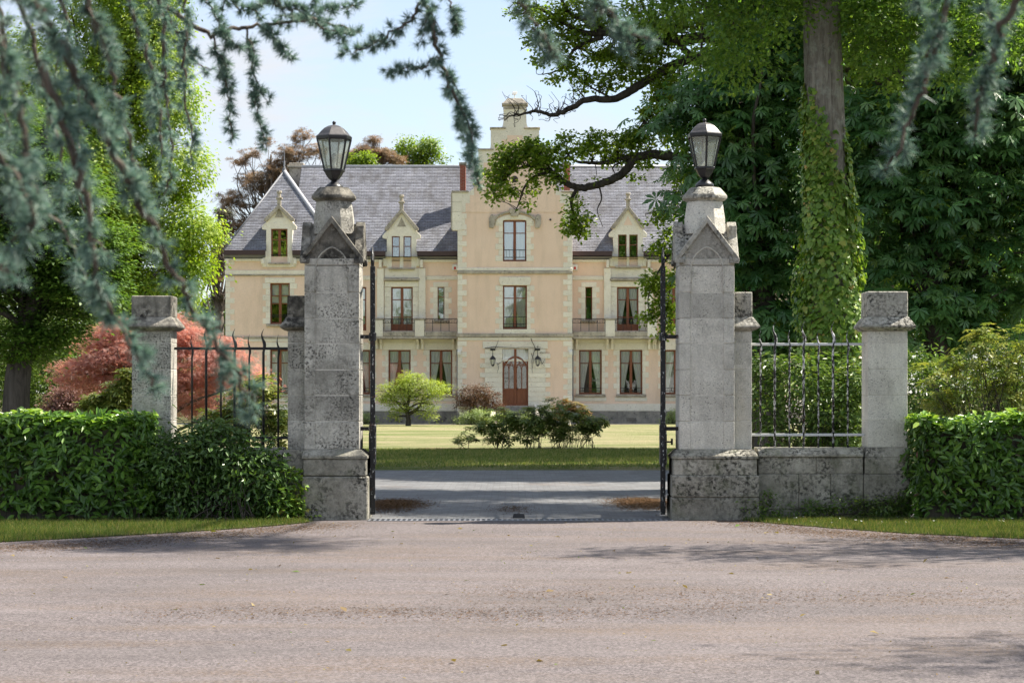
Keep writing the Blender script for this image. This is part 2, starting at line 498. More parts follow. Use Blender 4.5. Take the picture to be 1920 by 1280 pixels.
def crown(name, lobes, nclump, clump, nleaf, size, tmpl, mat, parent, up=0.7, out=0.5, rand=0.6, flat=0.6, lo=0.35, zmin=None, drop=0.25):
    C, D, _ = in_lobes(lobes, nclump, lo)
    if zmin is not None:
        keep = C[:, 2] > zmin; C, D = C[keep], D[keep]
    m = rng.poisson(nleaf, len(C)) + 2
    idx = np.repeat(np.arange(len(C)), m)
    cr = clump * (0.6 + 0.8 * rng.random(len(C)))
    off = rng.normal(size=(len(idx), 3)) * 0.5 * cr[idx, None]; off[:, 2] *= flat
    P = C[idx] + off
    if zmin is not None: P[:, 2] = np.maximum(P[:, 2], zmin * 0.8)
    N = np.array([0, 0, up]) + D[idx] * out + rdir(len(idx)) * rand
    T = D[idx] * 0.5 + unit(off) * 0.9 + rdir(len(idx)) * 0.6 + np.array([0, 0, -drop])
    tone = rng.random(len(C))
    r = np.clip(0.55 * rng.random(len(idx)) + 0.45 * tone[idx], 0, 1)
    o = leaves(name, P, N, T, size * (0.65 + 0.6 * rng.random(len(idx))), tmpl, mat, parent, r)
    return o, C

def trunk_mesh(name, pts, mat, parent, targets=None, nlimb=16, r_l=0.05, sag=0.12, n=9, start=0.35, twig=0.012):
    """pts: (x, y, z, r) up the stem; limbs reach from it to some of the clump centres"""
    mb = MB()
    sp = smooth_path(pts, 5)
    mb.tube([p[:3] for p in sp], [max(.01, p[3]) for p in sp], n)
    if targets is not None and len(targets):
        S = np.array(sp); z0, z1 = S[0, 2], S[-1, 2]
        ids = rng.choice(len(targets), min(nlimb, len(targets)), replace=False)
        for i in ids:
            t = targets[i]
            zz = z0 + (z1 - z0) * np.clip(start + (1 - start) * rng.random() * 0.9, 0, 1)
            zz = min(zz, max(z0 + start * (z1 - z0), t[2] - 0.1 * abs(z1 - z0)))
            a = S[np.argmin(abs(S[:, 2] - zz))]
            d = t - a[:3]; ln = np.linalg.norm(d)
            rr = min(a[3] * 0.6, r_l * (0.6 + 0.8 * rng.random()))
            m1 = a[:3] + d * 0.35 + rng.normal(size=3) * ln * 0.07 + np.array([0, 0, sag * ln * rng.random()])
            m2 = a[:3] + d * 0.7 + rng.normal(size=3) * ln * 0.07 + np.array([0, 0, sag * ln * .7 * rng.random()])
            q = smooth_path([tuple(a[:3]), tuple(m1), tuple(m2), tuple(t)], 4)
            mb.tube(q, list(np.linspace(rr, twig, len(q))), 5)
    return mb.build(name, mat, parent, smooth=True)
# ================================================================== GROUND
def zg(py):            # height on the gate plane
    return CAMZ + (734 - py) / 150.0
def zn(py):            # the same for things on the pillars' axis
    return CAMZ + (734 - py) * 28.41 / FPX
def xg(px):
    return (px - 960) / 150.0

def sheet(name, pts, z, mat, kind='structure', sub=None):
    me = bpy.data.meshes.new(name)
    me.from_pydata([(x, y, z) for x, y in pts], [], [tuple(range(len(pts)))])
    me.update()
    o = link(name, me, mat)
    o['kind'] = kind
    return o

def _asphalt():
    g = G('worn pinkish asphalt')
    agg = g.n('TexVoronoi', {'Vector': g.pos(), 'Scale': 70.0}).outputs['Color']
    agg = g.ramp(agg, [(0.1, (0.062, 0.053, 0.052)), (0.5, (0.120, 0.102, 0.101)), (0.95, (0.215, 0.187, 0.184))])
    big = g.ramp(g.noise(0.55, 6, 0.65), [(0.3, 0.82), (0.7, 1.12)])
    c = g.mix(1.0, agg, big, 'MULTIPLY')
    # brown drifts of needle dust, lying in bands across the drive
    band = g.noise(0.8, 7, 0.68, g.map(g.pos(), (0.35, 1.3, 1)))
    f = g.math('MULTIPLY', g.ramp(band, [(0.47, 0.0), (0.66, 0.9)]), g.ramp(g.noise(28, 5, 0.75), [(0.42, 0.0), (0.62, 1.0)]))
    c = g.mix(f, c, (0.13, 0.085, 0.048))
    tyre = g.ramp(g.noise(1.4, 4, 0.5, g.map(g.pos(), (0.12, 1.0, 1), loc=(3, 1, 0))), [(0.48, 0.0), (0.68, 0.25)])
    c = g.mix(tyre, c, (0.19, 0.166, 0.163))
    dk = g.ramp(g.noise(0.9, 6, 0.7, g.map(g.pos(), (0.3, 0.9, 1), loc=(7, 3, 0))), [(0.5, 0.0), (0.72, 0.55)])
    c = g.mix(dk, c, (0.075, 0.066, 0.064))
    return g.pbr(c, 0.88, g.bump(g.math('ADD', g.noise(120, 3, 0.7), g.noise(9, 4, 0.5)), 0.5, 0.012), spec=0.3)
M['asphalt'] = _asphalt()

def _setts():
    g = G('grey paving setts')
    br = g.n('TexBrick', {'Vector': g.pos(), 'Color1': (0.115, 0.116, 0.118), 'Color2': (0.165, 0.166, 0.168), 'Mortar': (0.095, 0.092, 0.086), 'Scale': 1.0,
                          'Mortar Size': 0.006, 'Brick Width': 0.21, 'Row Height': 0.155, 'Mortar Smooth': 0.3})
    c = g.mix(1.0, br.outputs['Color'], g.ramp(g.noise(1.1, 6, 0.65), [(0.3, 0.72), (0.7, 1.18)]), 'MULTIPLY')
    drift = g.noise(0.5, 6, 0.7, g.map(g.pos(), (0.8, 0.55, 1), loc=(2.2, 0.4, 0)))
    f = g.math('MULTIPLY', g.ramp(drift, [(0.55, 0.0), (0.70, 0.8)]), g.ramp(g.noise(24, 5, 0.75), [(0.4, 0.0), (0.6, 1.0)]))
    c = g.mix(f, c, (0.12, 0.07, 0.035))
    return g.pbr(c, 0.75, g.bump(g.math('SUBTRACT', g.noise(40, 4, 0.7), br.outputs['Fac']), 0.6, 0.012), spec=0.4)
M['setts'] = _setts()

def _lawn(name, green, straw, lo, hi):
    g = G(name)
    f = g.ramp(g.noise(0.33, 6, 0.66, g.map(g.pos(), (0.5, 1.0, 1))), [(lo, 0.0), (hi, 1.0)])
    f2 = g.ramp(g.noise(3.5, 6, 0.75), [(0.35, 0.0), (0.7, 1.0)])
    f = g.mix(0.3, f, f2)
    c = g.mix(f, green, straw)
    c = g.mix(1.0, c, g.ramp(g.noise(40, 5, 0.8), [(0.25, 0.5), (0.75, 1.35)]), 'MULTIPLY')
    return g.pbr(c, 0.95, g.bump(g.noise(60, 5, 0.8), 0.9, 0.05), spec=0.1)
M['lawn'] = _lawn('half dry lawn', (0.13, 0.18, 0.05), (0.40, 0.335, 0.205), 0.36, 0.64)
M['soil'] = _lawn('rough grass and soil', (0.07, 0.085, 0.03), (0.14, 0.11, 0.06), 0.4, 0.65)
M['verge'] = _lawn('verge turf', (0.075, 0.115, 0.026), (0.17, 0.145, 0.065), 0.42, 0.66)
M['gravel'] = flat_mat('pale gravel', (0.44, 0.40, 0.34), 0.95, 0.0, 0.3, 45, 0.2, 0.5)
M['bed'] = flat_mat('brown mulch', (0.10, 0.065, 0.04), 0.95, 0.0, 0.4, 30, 0.1, 0.6)

sheet('ground', [(-900, -200), (900, -200), (900, 2200), (-900, 2200)], -0.03, M['soil'])
def gp(px, py):        # ground point under a pixel
    d = CAMZ * FPX / (py - 734)
    return ((px - 960) * d / FPX, d + CAMY)
vL = [gp(580, 979), gp(520, 985), gp(430, 992), gp(300, 1000), gp(160, 1008), gp(0, 1016)]
vR = [gp(1378, 973), gp(1450, 981), gp(1560, 990), gp(1700, 1000), gp(1920, 1010)]
drive = [(-30, -60), (30, -60), (30, -5.6), (9, -4.6)] + vR[::-1] + [(2.8, -0.02), (-2.6, -0.02)] + vL + [(-9, -5.0), (-30, -6.4)]
sheet('driveway', drive, 0.0, M['asphalt'])
sheet('paved_forecourt', [(-40, 0.06), (40, 0.06), (40, 17.6), (-40, 17.6)], 0.004, M['setts'])
LAWN_Y0 = 17.7
def lawn_edge():
    mb = MB()
    nx = 90
    pts = []
    for i in range(nx + 1):
        x = -32 + 64 * i / nx
        pts.append((x, LAWN_Y0 + 0.10 * math.sin(x * 1.3) + 0.06 * math.sin(x * 4.1 + 1)))
    vs = [(x, y, 0.0) for x, y in pts] + [(x, y + 0.08, 0.055) for x, y in pts] + [(x, 78.2, 0.055) for x, y in pts]
    n = nx + 1
    fs = []
    for i in range(nx):
        fs += [(i, i + 1, n + i + 1, n + i), (n + i, n + i + 1, 2 * n + i + 1, 2 * n + i)]
    mb.add(vs, fs)
    o = mb.build('lawn', M['lawn']); o['kind'] = 'structure'
lawn_edge()
sheet('gravel_path', [(-32, 78.2), (32, 78.2), (32, 80.9), (-32, 80.9)], 0.058, M['gravel'])
sheet('verge_ground', [(-2.6, 0.15)] + vL + [(-9, -5.0), (-30, -6.4), (-30, 0.15)], 0.012, M['verge'])
sheet('verge_ground', [(2.8, 0.15), (30, 0.15), (30, -5.6), (9, -4.6)] + vR[::-1], 0.012, M['verge'])

M['grass'] = leaf_mat('grass blades', [(0.03, 0.065, 0.012), (0.065, 0.115, 0.02), (0.11, 0.155, 0.035), (0.27, 0.21, 0.10)], 0.35, 0.6, 0.2)
M['grass_dry'] = leaf_mat('dry grass blades', [(0.06, 0.12, 0.022), (0.12, 0.17, 0.045), (0.32, 0.28, 0.13)], 0.35, 0.6, 0.2)
def poly_inside(P, poly):
    x, y = P[:, 0], P[:, 1]; ins = np.zeros(len(P), bool); n = len(poly)
    for i in range(n):
        x0, y0 = poly[i]; x1, y1 = poly[(i + 1) % n]
        c = ((y0 > y) != (y1 > y)) & (x < (x1 - x0) * (y - y0) / (y1 - y0 + 1e-12) + x0)
        ins ^= c
    return ins
def grass(name, poly, n, hgt, z, mat, label, width=0.10, xr=None):
    P = np.array(poly); lo, hi = P.min(0), P.max(0)
    if xr: lo[0], hi[0] = max(lo[0], xr[0]), min(hi[0], xr[1])
    Q = lo + (hi - lo) * rng.random((n, 2))
    Q = Q[poly_inside(Q, poly)]
    # tufts: thin some places out
    k = (np.sin(Q[:, 0] * 3.1 + 2 * np.sin(Q[:, 1] * 2.3)) + np.sin(Q[:, 1] * 4.7 + Q[:, 0])) * 0.25 + 0.5
    Q = Q[rng.random(len(Q)) < 0.45 + 0.55 * k]
    m = len(Q)
    Q = Q + rng.normal(size=(m, 2)) * np.array([.05, .09])
    p = np.column_stack([Q, np.full(m, z - .01)])
    T = np.array([0, 0, 1.0]) + rng.normal(size=(m, 3)) * np.array([.45, .45, .1])
    N = rdir(m); N[:, 2] *= 0.2
    hgt_ = hgt * (0.4 + 0.9 * rng.random(m))
    o = leaves(name, p, N, T, hgt_, (T_BLADE[0] * np.array([1, width, 1]), T_BLADE[1]), mat, None)
    o['label'] = label; o['category'] = 'grass'; o['kind'] = 'stuff'
    return o
grass('verge_grass', [(-2.75, -0.05)] + vL + [(-6.2, -4.3), (-6.2, 0.1), (-2.75, 0.1)], 95000, 0.062, 0.012, M['grass'],
      'short green grass on the verge left of the gate', 0.09)
grass('verge_grass', [(2.9, -0.05), (2.9, 0.1), (6.2, 0.1), (6.2, -3.9)] + vR[::-1], 85000, 0.062, 0.012, M['grass'],
      'short green grass on the verge right of the gate', 0.09)
n_ = 40
Q_ = np.column_stack([rng.uniform(3.0, 6.2, n_), rng.uniform(-1.2, 0.0, n_), rng.uniform(.03, .06, n_)])
tag(leaves('daisies', Q_, np.array([0, -.4, 1.0]) + rng.normal(size=(n_, 3)) * .3, rdir(n_), np.full(n_, .014), (T_WHORL[0] * np.array([1, 1.6, 0]), T_WHORL[1]), M['white_paint']), 'tiny white daisies in the right verge', 'flowers', kind='stuff')
grass('lawn_grass', [(-5.5, LAWN_Y0), (5.5, LAWN_Y0), (7, 32), (-7, 32)], 150000, 0.075, 0.05, M['grass_dry'],
      'mown half dry grass of the lawn before the house', 0.22)

# debris: needle litter drifted into two brown heaps inside the gate, and loose leaves on the drive
M['litter'] = leaf_mat('brown needle litter', [(0.06, 0.033, 0.016), (0.11, 0.06, 0.03), (0.16, 0.095, 0.05), (0.04, 0.025, 0.015)], 0.1, 0.8, 0.1)
M['fallen'] = leaf_mat('fallen leaves', [(0.10, 0.17, 0.03), (0.22, 0.16, 0.05), (0.3, 0.24, 0.12), (0.12, 0.06, 0.025)], 0.2, 0.6, 0.2)
def litter(name, cx, cy, rx, ry, n, label, hump=0.05):
    q = rng.normal(size=(n, 2)) * 0.42
    r2 = (q ** 2).sum(1)
    P = np.column_stack([cx + q[:, 0] * rx, cy + q[:, 1] * ry, 0.010 + hump * np.exp(-r2 * 2.2) * rng.random(n)])
    T = rdir(n); T[:, 2] *= 0.25
    N = np.array([0, 0, 1.0]) + rng.normal(size=(n, 3)) * 0.35
    o = leaves(name, P, N, T, 0.018 + 0.03 * rng.random(n), (T_OVAL[0] * np.array([1, .35, 1]), T_OVAL[1]), M['litter'])
    o['label'] = label; o['category'] = 'litter'; o['kind'] = 'stuff'
litter('needle_litter', *gp(735, 948), 0.55, 1.9, 15000, 'brown needle litter heaped inside the left gate leaf', 0.05)
litter('needle_litter', *gp(1205, 945), 0.55, 1.9, 15000, 'brown needle litter heaped inside the right gate leaf', 0.05)
litter('needle_litter', *gp(960, 955), 0.35, 1.2, 900, 'thin brown litter scattered behind the gate stop', 0.01)
n_ = 900
Q_ = np.column_stack([rng.uniform(-5.5, 5.5, n_), rng.uniform(-16, -0.3, n_), np.full(n_, 0.006)])
o_ = leaves('fallen_leaves', Q_, np.array([0, 0, 1.0]) + rng.normal(size=(n_, 3)) * .35, rdir(n_), np.where(rng.random(n_) < .10, .07, .022) * (0.6 + .8 * rng.random(n_)), T_OVAL, M['fallen'])
tag(o_, 'small fallen leaves scattered over the asphalt drive', 'leaves', kind='stuff')
# brown needle dust gathered along the verge edges and in faint drifts
def drift(path, n, w):
    pts = np.array(smooth_path(path, 12)); k = rng.integers(0, len(pts), n)
    P = pts[k] + rng.normal(size=(n, 2)) * np.array([w * .6, w])
    return np.column_stack([P, np.full(n, 0.005)])
D_ = np.vstack([drift([gp(620, 985), gp(430, 1000), gp(200, 1018), gp(-20, 1028)], 12000, 0.45),
                drift([gp(1380, 978), gp(1560, 1000), gp(1760, 1010), gp(1940, 1022)], 12000, 0.45),
                drift([gp(300, 1150), gp(700, 1148), gp(1000, 1152), gp(1400, 1140)], 3500, 0.32),
                drift([gp(900, 1115), gp(1400, 1120), gp(1900, 1118)], 3000, 0.5)])
n_ = len(D_)
o_ = leaves('needle_dust', D_, np.array([0, 0, 1.0]) + rng.normal(size=(n_, 3)) * .15, rdir(n_) * np.array([1, 1, .05]), 0.014 + .026 * rng.random(n_), (T_OVAL[0] * np.array([1, .5, .3]), T_OVAL[1]), M['litter'])
tag(o_, 'brown needle dust drifted along the edges of the drive', 'litter', kind='stuff')

# ================================================================== GATE PILLARS
COURSES = [843, 790, 741, 693, 644, 597, 548, 497]
def gate_pillar(x0, x1, side, mat, capm, label):
    """x0..x1 the shaft; side = -1 when the low wall is on the left"""
    root = empty('gate_pillar', ((x0 + x1) / 2, 0.4, 0), label, 'gate pillar', 'pillars of the entrance gate')
    xc = (x0 + x1) / 2; hw = (x1 - x0) / 2
    y0, y1 = 0.06, 0.76
    yc = (y0 + y1) / 2
    MB().box(x0 + .008, x1 - .008, y0 + .0115, y1 - .0115, 0.02, zg(500)).build('mortar_core', M['mortar'], root)
    for i in range(7):
        a, b = zg(COURSES[i]) + .0045, zg(COURSES[i + 1]) - .0045
        mb = MB(); xa, xb = xc - hw * .60, xc + hw * .60
        mb.box(x0, xa - .003, y0, y1, a, b); mb.box(xb + .003, x1, y0, y1, a, b)
        if i == 0: mb.box(xa - .003, xb + .003, y0 + .005, y1 - .005, a, b)
        else: mb.box(xa - .003, xb + .003, y0 + .010, y1 - .010, a, b)
        mb.build('stone_block', mat, root, bevel=0.004)
    # plinth: two stepped tiers and a moulded weathering
    out = 0.035 if side < 0 else 0.30
    px0, px1 = (x0 - .03, x1 + .115) if side < 0 else (x0 - .10, x1 + .30)
    if side > 0:
        xm = (px0 + px1) / 2 + .1
        MB().box(px0, px1, -.06, .86, 0.28, zg(891)).build('stone_block', M['stone_plinth'], root, bevel=.014)
        MB().box(px0 - .004, px1, -.066, .86, -0.05, 0.276).build('stone_block', M['stone_plinth'], root, bevel=.014)
    else:
        MB().box(px0, px1, -.06, .86, -0.05, zg(893)).build('stone_block', M['stone_plinth'], root, bevel=.016)
    MB().box(px0 + .02, px1 - .025, -.03, .83, zg(892) , zg(860)).build('stone_block', M['stone_plinth'], root, bevel=.012)
    mb = MB()
    mb.box(px0 + .005, px1 - .008, -.045, .845, zg(860) + .001, zg(854))
    mb.frustum((px0 + .012, px1 - .016, -.038, .838, zg(854) + .0005), (x0 - .015, (x1 + .015) if side < 0 else px1 - .05, y0 - .015, y1 + .015, zg(843)))
    mb.build('plinth_moulding', M['stone_plinth'], root, bevel=.006)
    # gabled head
    ze, za = zg(484), zg(414)
    hd = MB()
    hd.box(x0, x1, y0, y1, zg(497) + .002, ze)
    hd.build('stone_block', mat, root, bevel=.006)
    g1 = MB().prism([(x0, ze + .001), (x1, ze + .001), (xc, za)], y0, y1)
    hy = (y1 - y0) / 2
    g1.prism_x([(y0, ze + .001), (y1, ze + .001), (yc, za - .01)], x0 + .0015, x1 - .0015)
    g1.build('gable_stone', capm, root)
    def chev(half, zt, zb, th, steep=1.0):
        return [(-half, zb), (-half, zb - th * .9), (-half + .03, zb - th * .9), (0, zt - th * 1.55), (half - .03, zb - th * .9), (half, zb - th * .9), (half, zb), (0, zt)][::-1]
    for yy, s in ((y0, -1), (y1, 1)):
        poly = [(xc + a, b) for a, b in chev(hw + .058, zg(404), zg(483), .06)]
        lo_, hi_ = (yy - .05, yy + .085) if s < 0 else (yy - .085, yy + .05)
        MB().prism(poly[::-1], lo_, hi_).build('coping', capm, root, bevel=.007)
    for xx, s in ((x0, -1), (x1, 1)):
        poly = [(yc + a, b) for a, b in chev(hy + .052, zg(411), zg(485), .062)]
        lo_, hi_ = (xx - .052, xx + .065) if s < 0 else (xx - .065, xx + .052)
        MB().prism_x(poly[::-1], lo_, hi_).build('coping', capm, root, bevel=.007)
    # flat slabs that back the side gables
    for xx, s in ((x0, -1), (x1, 1)):
        lo_, hi_ = (xx - .046, xx + .05) if s < 0 else (xx - .05, xx + .046)
        MB().box(lo_, hi_, yc - .17, yc + .17, zg(484), zg(420)).build('gable_slab', capm, root, bevel=.006)
    # pointed arch moulding with its two cusps
    r = hw * .60
    pts = [(xc - r, zg(548)), (xc - r, zg(508)), (xc - r * .96, zg(497)), (xc - r * .8, zg(482)), (xc - r * .45, zg(470)), (xc, zg(463)),
           (xc + r * .45, zg(470)), (xc + r * .8, zg(482)), (xc + r * .96, zg(497)), (xc + r, zg(508)), (xc + r, zg(548))]
    mb = MB()
    sp = smooth_path(pts, 5); mb.tube([(p[0], y0 + .002, p[1]) for p in sp], .011, 6)
    for s in (-1, 1):
        c = smooth_path([(xc + s * r, zg(502)), (xc + s * r * .84, zg(508)), (xc + s * r * .80, zg(514)), (xc + s * r, zg(524))], 4)
        mb.tube([(p[0], y0 + .012, p[1]) for p in c], .010, 6)
    mb.build('arch_moulding', mat, root, smooth=True)
    # octagonal neck and cap
    k = PI / 8
    MB().lathe([(.275, zn(440)), (.268, zn(410)), (.236, zn(379))], (xc, yc), 8, k).build('neck', mat, root, bevel=.006)
    MB().lathe([(.238, zn(379)), (.262, zn(376.5)), (.296, zn(374)), (.298, zn(369)), (.285, zn(366)), (.215, zn(354.5)), (.19, zn(352.6)), (.15, zn(352))], (xc, yc), 8, k).build('cap', capm, root, bevel=.006)
    # attached pier that takes the low wall
    if side < 0: ax0, ax1 = x0 - .222, x0 - .001
    else: ax0, ax1 = x1 + .001, x1 + .232
    pier(root, ax0, ax1, .19, .63, mat, capm, top=(553 if side < 0 else 546), one=side, base=843)
    if side < 0:
        MB().box(ax0 - .06, px0 - .001, .02, .78, -.05, zg(889)).build('stone_block', M['stone_plinth'], root, bevel=.012)
        MB().box(ax0 - .05, px0 + .019, .05, .75, zg(889) + .001, zg(843) - .002).build('stone_block', M['stone_plinth'], root, bevel=.012)
    return root

def pier(root, x0, x1, y0, y1, mat, capm, top=546, one=0, base=839, joints=(789, 741, 692, 642)):
    """square pier with a flared weathered cap; one = -1/+1 when only that side is free"""
    js = [base] + [j for j in joints] + [619]
    for a, b in zip(js, js[1:]):
        MB().box(x0, x1, y0, y1, zg(a) + .0035, zg(b) - .0035).build('stone_block', mat, root, bevel=.004)
    MB().box(x0 + .005, x1 - .005, y0 + .005, y1 - .005, zg(base), zg(600)).build('mortar_core', M['mortar'], root)
    l = .095 if one <= 0 else 0.0
    r = .095 if one >= 0 else 0.0
    li = .0; f = .095
    mb = MB()
    mb.frustum((x0 - l * .35, x1 + r * .35, y0 - f * .35, y1 + f * .35, zg(619)), (x0 - l, x1 + r, y0 - f, y1 + f, zg(613)))
    mb.box(x0 - l, x1 + r, y0 - f, y1 + f, zg(613) + .0005, zg(610))
    e = .012
    mb.frustum((x0 - l + .002, x1 + r - .002, y0 - f + .002, y1 + f - .002, zg(610) + .001), (x0 - (e if l else 0), x1 + (e if r else 0), y0 - e, y1 + e, zg(593)))
    mb.build('cap', capm, root, bevel=.006)
    MB().box(x0 - (.006 if l else 0), x1 + (.006 if r else 0), y0 - .006, y1 + .006, zg(593) - .003, zg(top)).build('cap_block', capm, root, bevel=.012)

M['mortar'] = flat_mat('pale lime mortar', (0.60, 0.57, 0.50), 0.95, var=.25)
pl = gate_pillar(xg(570), xg(673), -1, M['stone_left'], M['stone_cap'], 'weathered grey stone gate pillar left of the opening, dark with lichen')
pr = gate_pillar(xg(1275), xg(1378), 1, M['stone_right'], M['stone_cap_light'], 'paler clean stone gate pillar right of the opening')

def end_pier(x0, x1, mat, capm, label, top):
    root = empty('end_pier', ((x0 + x1) / 2, .4, 0), label, 'stone pier', 'end piers of the entrance walls')
    pier(root, x0, x1, .17, .66, mat, capm, top)
    MB().box(x0 - .06, x1 + .02, .08, .75, -.05, zg(889)).build('stone_block', M['stone_plinth'], root, bevel=.012)
    MB().box(x0 - .045, x1 + .008, .10, .73, zg(889) + .001, zg(857)).build('stone_block', M['stone_plinth'], root, bevel=.010)
    MB().frustum((x0 - .045, x1 + .008, .10, .73, zg(857) + .001), (x0 - .012, x1 + .004, .155, .675, zg(839))).build('plinth_moulding', M['stone_plinth'], root, bevel=.005)
    return root
end_pier(xg(1631) , xg(1706), M['stone_right'], M['stone_cap_light'], 'pale stone end pier between railing and right hedge', 545)
end_pier(xg(243), xg(317), M['stone_left'], M['stone_cap'], 'dark capped stone end pier rising behind the left hedge', 553)

def low_wall(x0, x1, splits, label):
    root = empty('low_wall', ((x0 + x1) / 2, .4, 0), label, 'low wall', 'low walls under the railings')
    xs = [x0] + splits + [x1]
    for a, b in zip(xs, xs[1:]):
        MB().box(a + .002, b - .002, .10, .70, .12, zg(889)).build('stone_block', M['stone_plinth'], root, bevel=.010)
        MB().box(a + .002, b - .002, .095, .70, -.05, .118).build('stone_block', M['stone_plinth'], root, bevel=.010)
    xs2 = [x0] + [s + .22 for s in splits[:-1]] + [x1]
    for a, b in zip(xs2, xs2[1:]):
        MB().box(a + .002, b - .002, .12, .68, zg(889) + .001, zg(857)).build('stone_block', M['stone_plinth'], root, bevel=.010)
    mb = MB()
    mb.prism_x([(.095, zg(857) + .001), (.705, zg(857) + .001), (.705, zg(852)), (.60, zg(840)), (.20, zg(840)), (.095, zg(852))], x0 + .001, x1 - .001)
    mb.build('wall_coping', M['stone_plinth'], root, bevel=.006)
    return root
low_wall(xg(1423) + .002, xg(1631) - .062, [xg(1500), xg(1560)], 'low lichened stone wall under the white flecked railing')
low_wall(xg(317) + .022, xg(537) - .062, [xg(390), xg(470)], 'low mossy stone wall under the black railing')

# ------------------------------------------------------------------ railings
def flame(mb, x, y, zb, zt, r, amp=.016):
    """bar that ends in a wavy flame point"""
    n = 16; h = 0.30
    pts = [(x, y, zb), (x, y, zt - h)]; rad = [r, r]
    for i in range(1, n + 1):
        t = i / n
        pts.append((x + amp * math.sin(t * 2 * PI * 1.05) * (0.4 + .6 * min(1, t * 1.6)), y, zt - h + h * t))
        rad.append(r * (1.25 if .15 < t < .45 else 1.0) * (1 - max(0, t - .45) / .55 * .93))
    mb.tube(pts, rad, 8)
def railing(x0, x1, xs, rail_top, rail_bot, tall, short, first_tall, mat, railm, label):
    y = .42
    root = empty('iron_railing', ((x0 + x1) / 2, y, zg(840)), label, 'railing', 'railings on the low walls')
    for k, py in enumerate((rail_top, rail_bot)):
        MB().box(x0, x1, y - .012, y + .012, zg(py) - .017, zg(py) + .017).build('rail', railm, root, bevel=.004)
    for i, px in enumerate(xs):
        big = (i % 2 == 0) == first_tall
        mb = MB(); flame(mb, xg(px), y, zg(841), zg(tall if big else short), .0165 if big else .0125, .022 if big else .014)
        mb.build('bar', mat, root, smooth=True)
    return root
railing(xg(1413) + .003, xg(1631) - .002, [1433, 1460, 1488, 1515, 1543, 1571, 1599], 644, 816, 602, 617, False, M['iron_chipped'], M['iron_white'],
        'black railing with peeling white paint right of the gate')
railing(xg(317) + .002, xg(537) - .003, [351, 378, 406, 432, 460, 487, 515], 652, 822, 614, 625, False, M['iron'], M['iron'],
        'plain black flame tipped railing left of the gate')

# ------------------------------------------------------------------ gate leaves, swung open
def gate_leaf(hx, hy, side, label):
    root = empty('gate_leaf', (hx, hy, 0.05), label, 'gate', 'open leaves of the entrance gate')
    dirv = Vector((hx + side * 0.03, hy - CAMY, 0)).normalized()      # opened a little past square
    perp = Vector((dirv.y, -dirv.x, 0))
    Wd = 1.78
    def at(u, z, w=0.0): return Vector((hx, hy, 0)) + dirv * u + perp * w + Vector((0, 0, z))
    def bar(u0, z0, u1, z1, t, name, w=None):
        a, b = at(u0, z0), at(u1, z1); d = (b - a).normalized(); n = d.cross(perp).normalized(); w = w or t
        mb = MB(); v = []
        for p in (a, b):
            for i, j in ((-1, -1), (1, -1), (1, 1), (-1, 1)):
                v.append(p + perp * (i * w / 2) + n * (j * t / 2))
        mb.add(v, [(0, 1, 2, 3), (7, 6, 5, 4), (0, 4, 5, 1), (1, 5, 6, 2), (2, 6, 7, 3), (3, 7, 4, 0)])
        return mb.build(name, M['iron_gate'], root, bevel=.004)
    zt = zg(497)
    bar(0, .05, 0, zt, .065, 'stile'); bar(Wd, .05, Wd, zt + .25, .05, 'stile')
    bar(0.033, .12, Wd - .026, .12, .05, 'rail', .042); bar(0.033, 1.15, Wd - .026, 1.15, .05, 'rail', .042); bar(0.033, 2.25, Wd - .026, 2.25, .05, 'rail', .042)
    bar(0.033, zt - .15, Wd - .026, zt + .12, .04, 'rail', .036)
    for i in range(1, 13):
        u = Wd * i / 13
        z1 = zt - .1 + .27 * u / Wd + (.22 if i % 2 else .12)
        mb = MB(); mb.tube([at(u, .146), at(u, z1 - .12)], .011, 6)
        mb.tube([at(u, z1 - .13), at(u, z1 - .07), at(u, z1)], [.012, .02, .002], 6)
        mb.build('bar', M['iron_gate'], root, smooth=True)
    p = MB(); q = .006
    v = [at(.035, .15, -q), at(Wd - .03, .15, -q), at(Wd - .03, 1.12, -q), at(.035, 1.12, -q), at(.035, .15, q), at(Wd - .03, .15, q), at(Wd - .03, 1.12, q), at(.035, 1.12, q)]
    p.add(v, [(0, 1, 2, 3), (7, 6, 5, 4), (0, 4, 5, 1), (1, 5, 6, 2), (2, 6, 7, 3), (3, 7, 4, 0)])
    p.build('kick_plate', M['iron_gate'], root)
    # knuckles and the straps that tie the leaf to the pillar
    xin = xg(673) if side < 0 else xg(1275)
    for py in (630, 804):
        z = zg(py)
        mb = MB(); mb.box(min(xin, hx) - (.02 if side < 0 else 0) , max(xin, hx) + (.02 if side > 0 else 0), hy - .02, hy + .03, z - .024, z + .024)
        mb.tube([(hx, hy, z - .05), (hx, hy, z + .05)], .048, 10)
        mb.build('hinge', M['iron_gate'], root, bevel=.004)
    mb = MB()
    c = at(Wd - .10, 1.0); mb.box(c.x - .045, c.x + .045, c.y - .11, c.y + .11, .62, 1.06)
    lk = mb.build('lock_case', M['iron_gate'], root, bevel=.012)
    if side > 0:
        mb = MB(); mb.tube([(c.x, c.y - .05, .93), (c.x + .12, c.y - .05, .93)], .012, 6); mb.tube([(c.x + .115, c.y - .05, .89), (c.x + .115, c.y - .05, .975)], .016, 6)
        mb.build('handle', M['iron_gate'], root, smooth=True)
    return root
gate_leaf(xg(696), .30, -1, 'black iron gate leaf swung open beside the left pillar')
gate_leaf(xg(1246), .30, 1, 'black iron gate leaf swung open beside the right pillar')

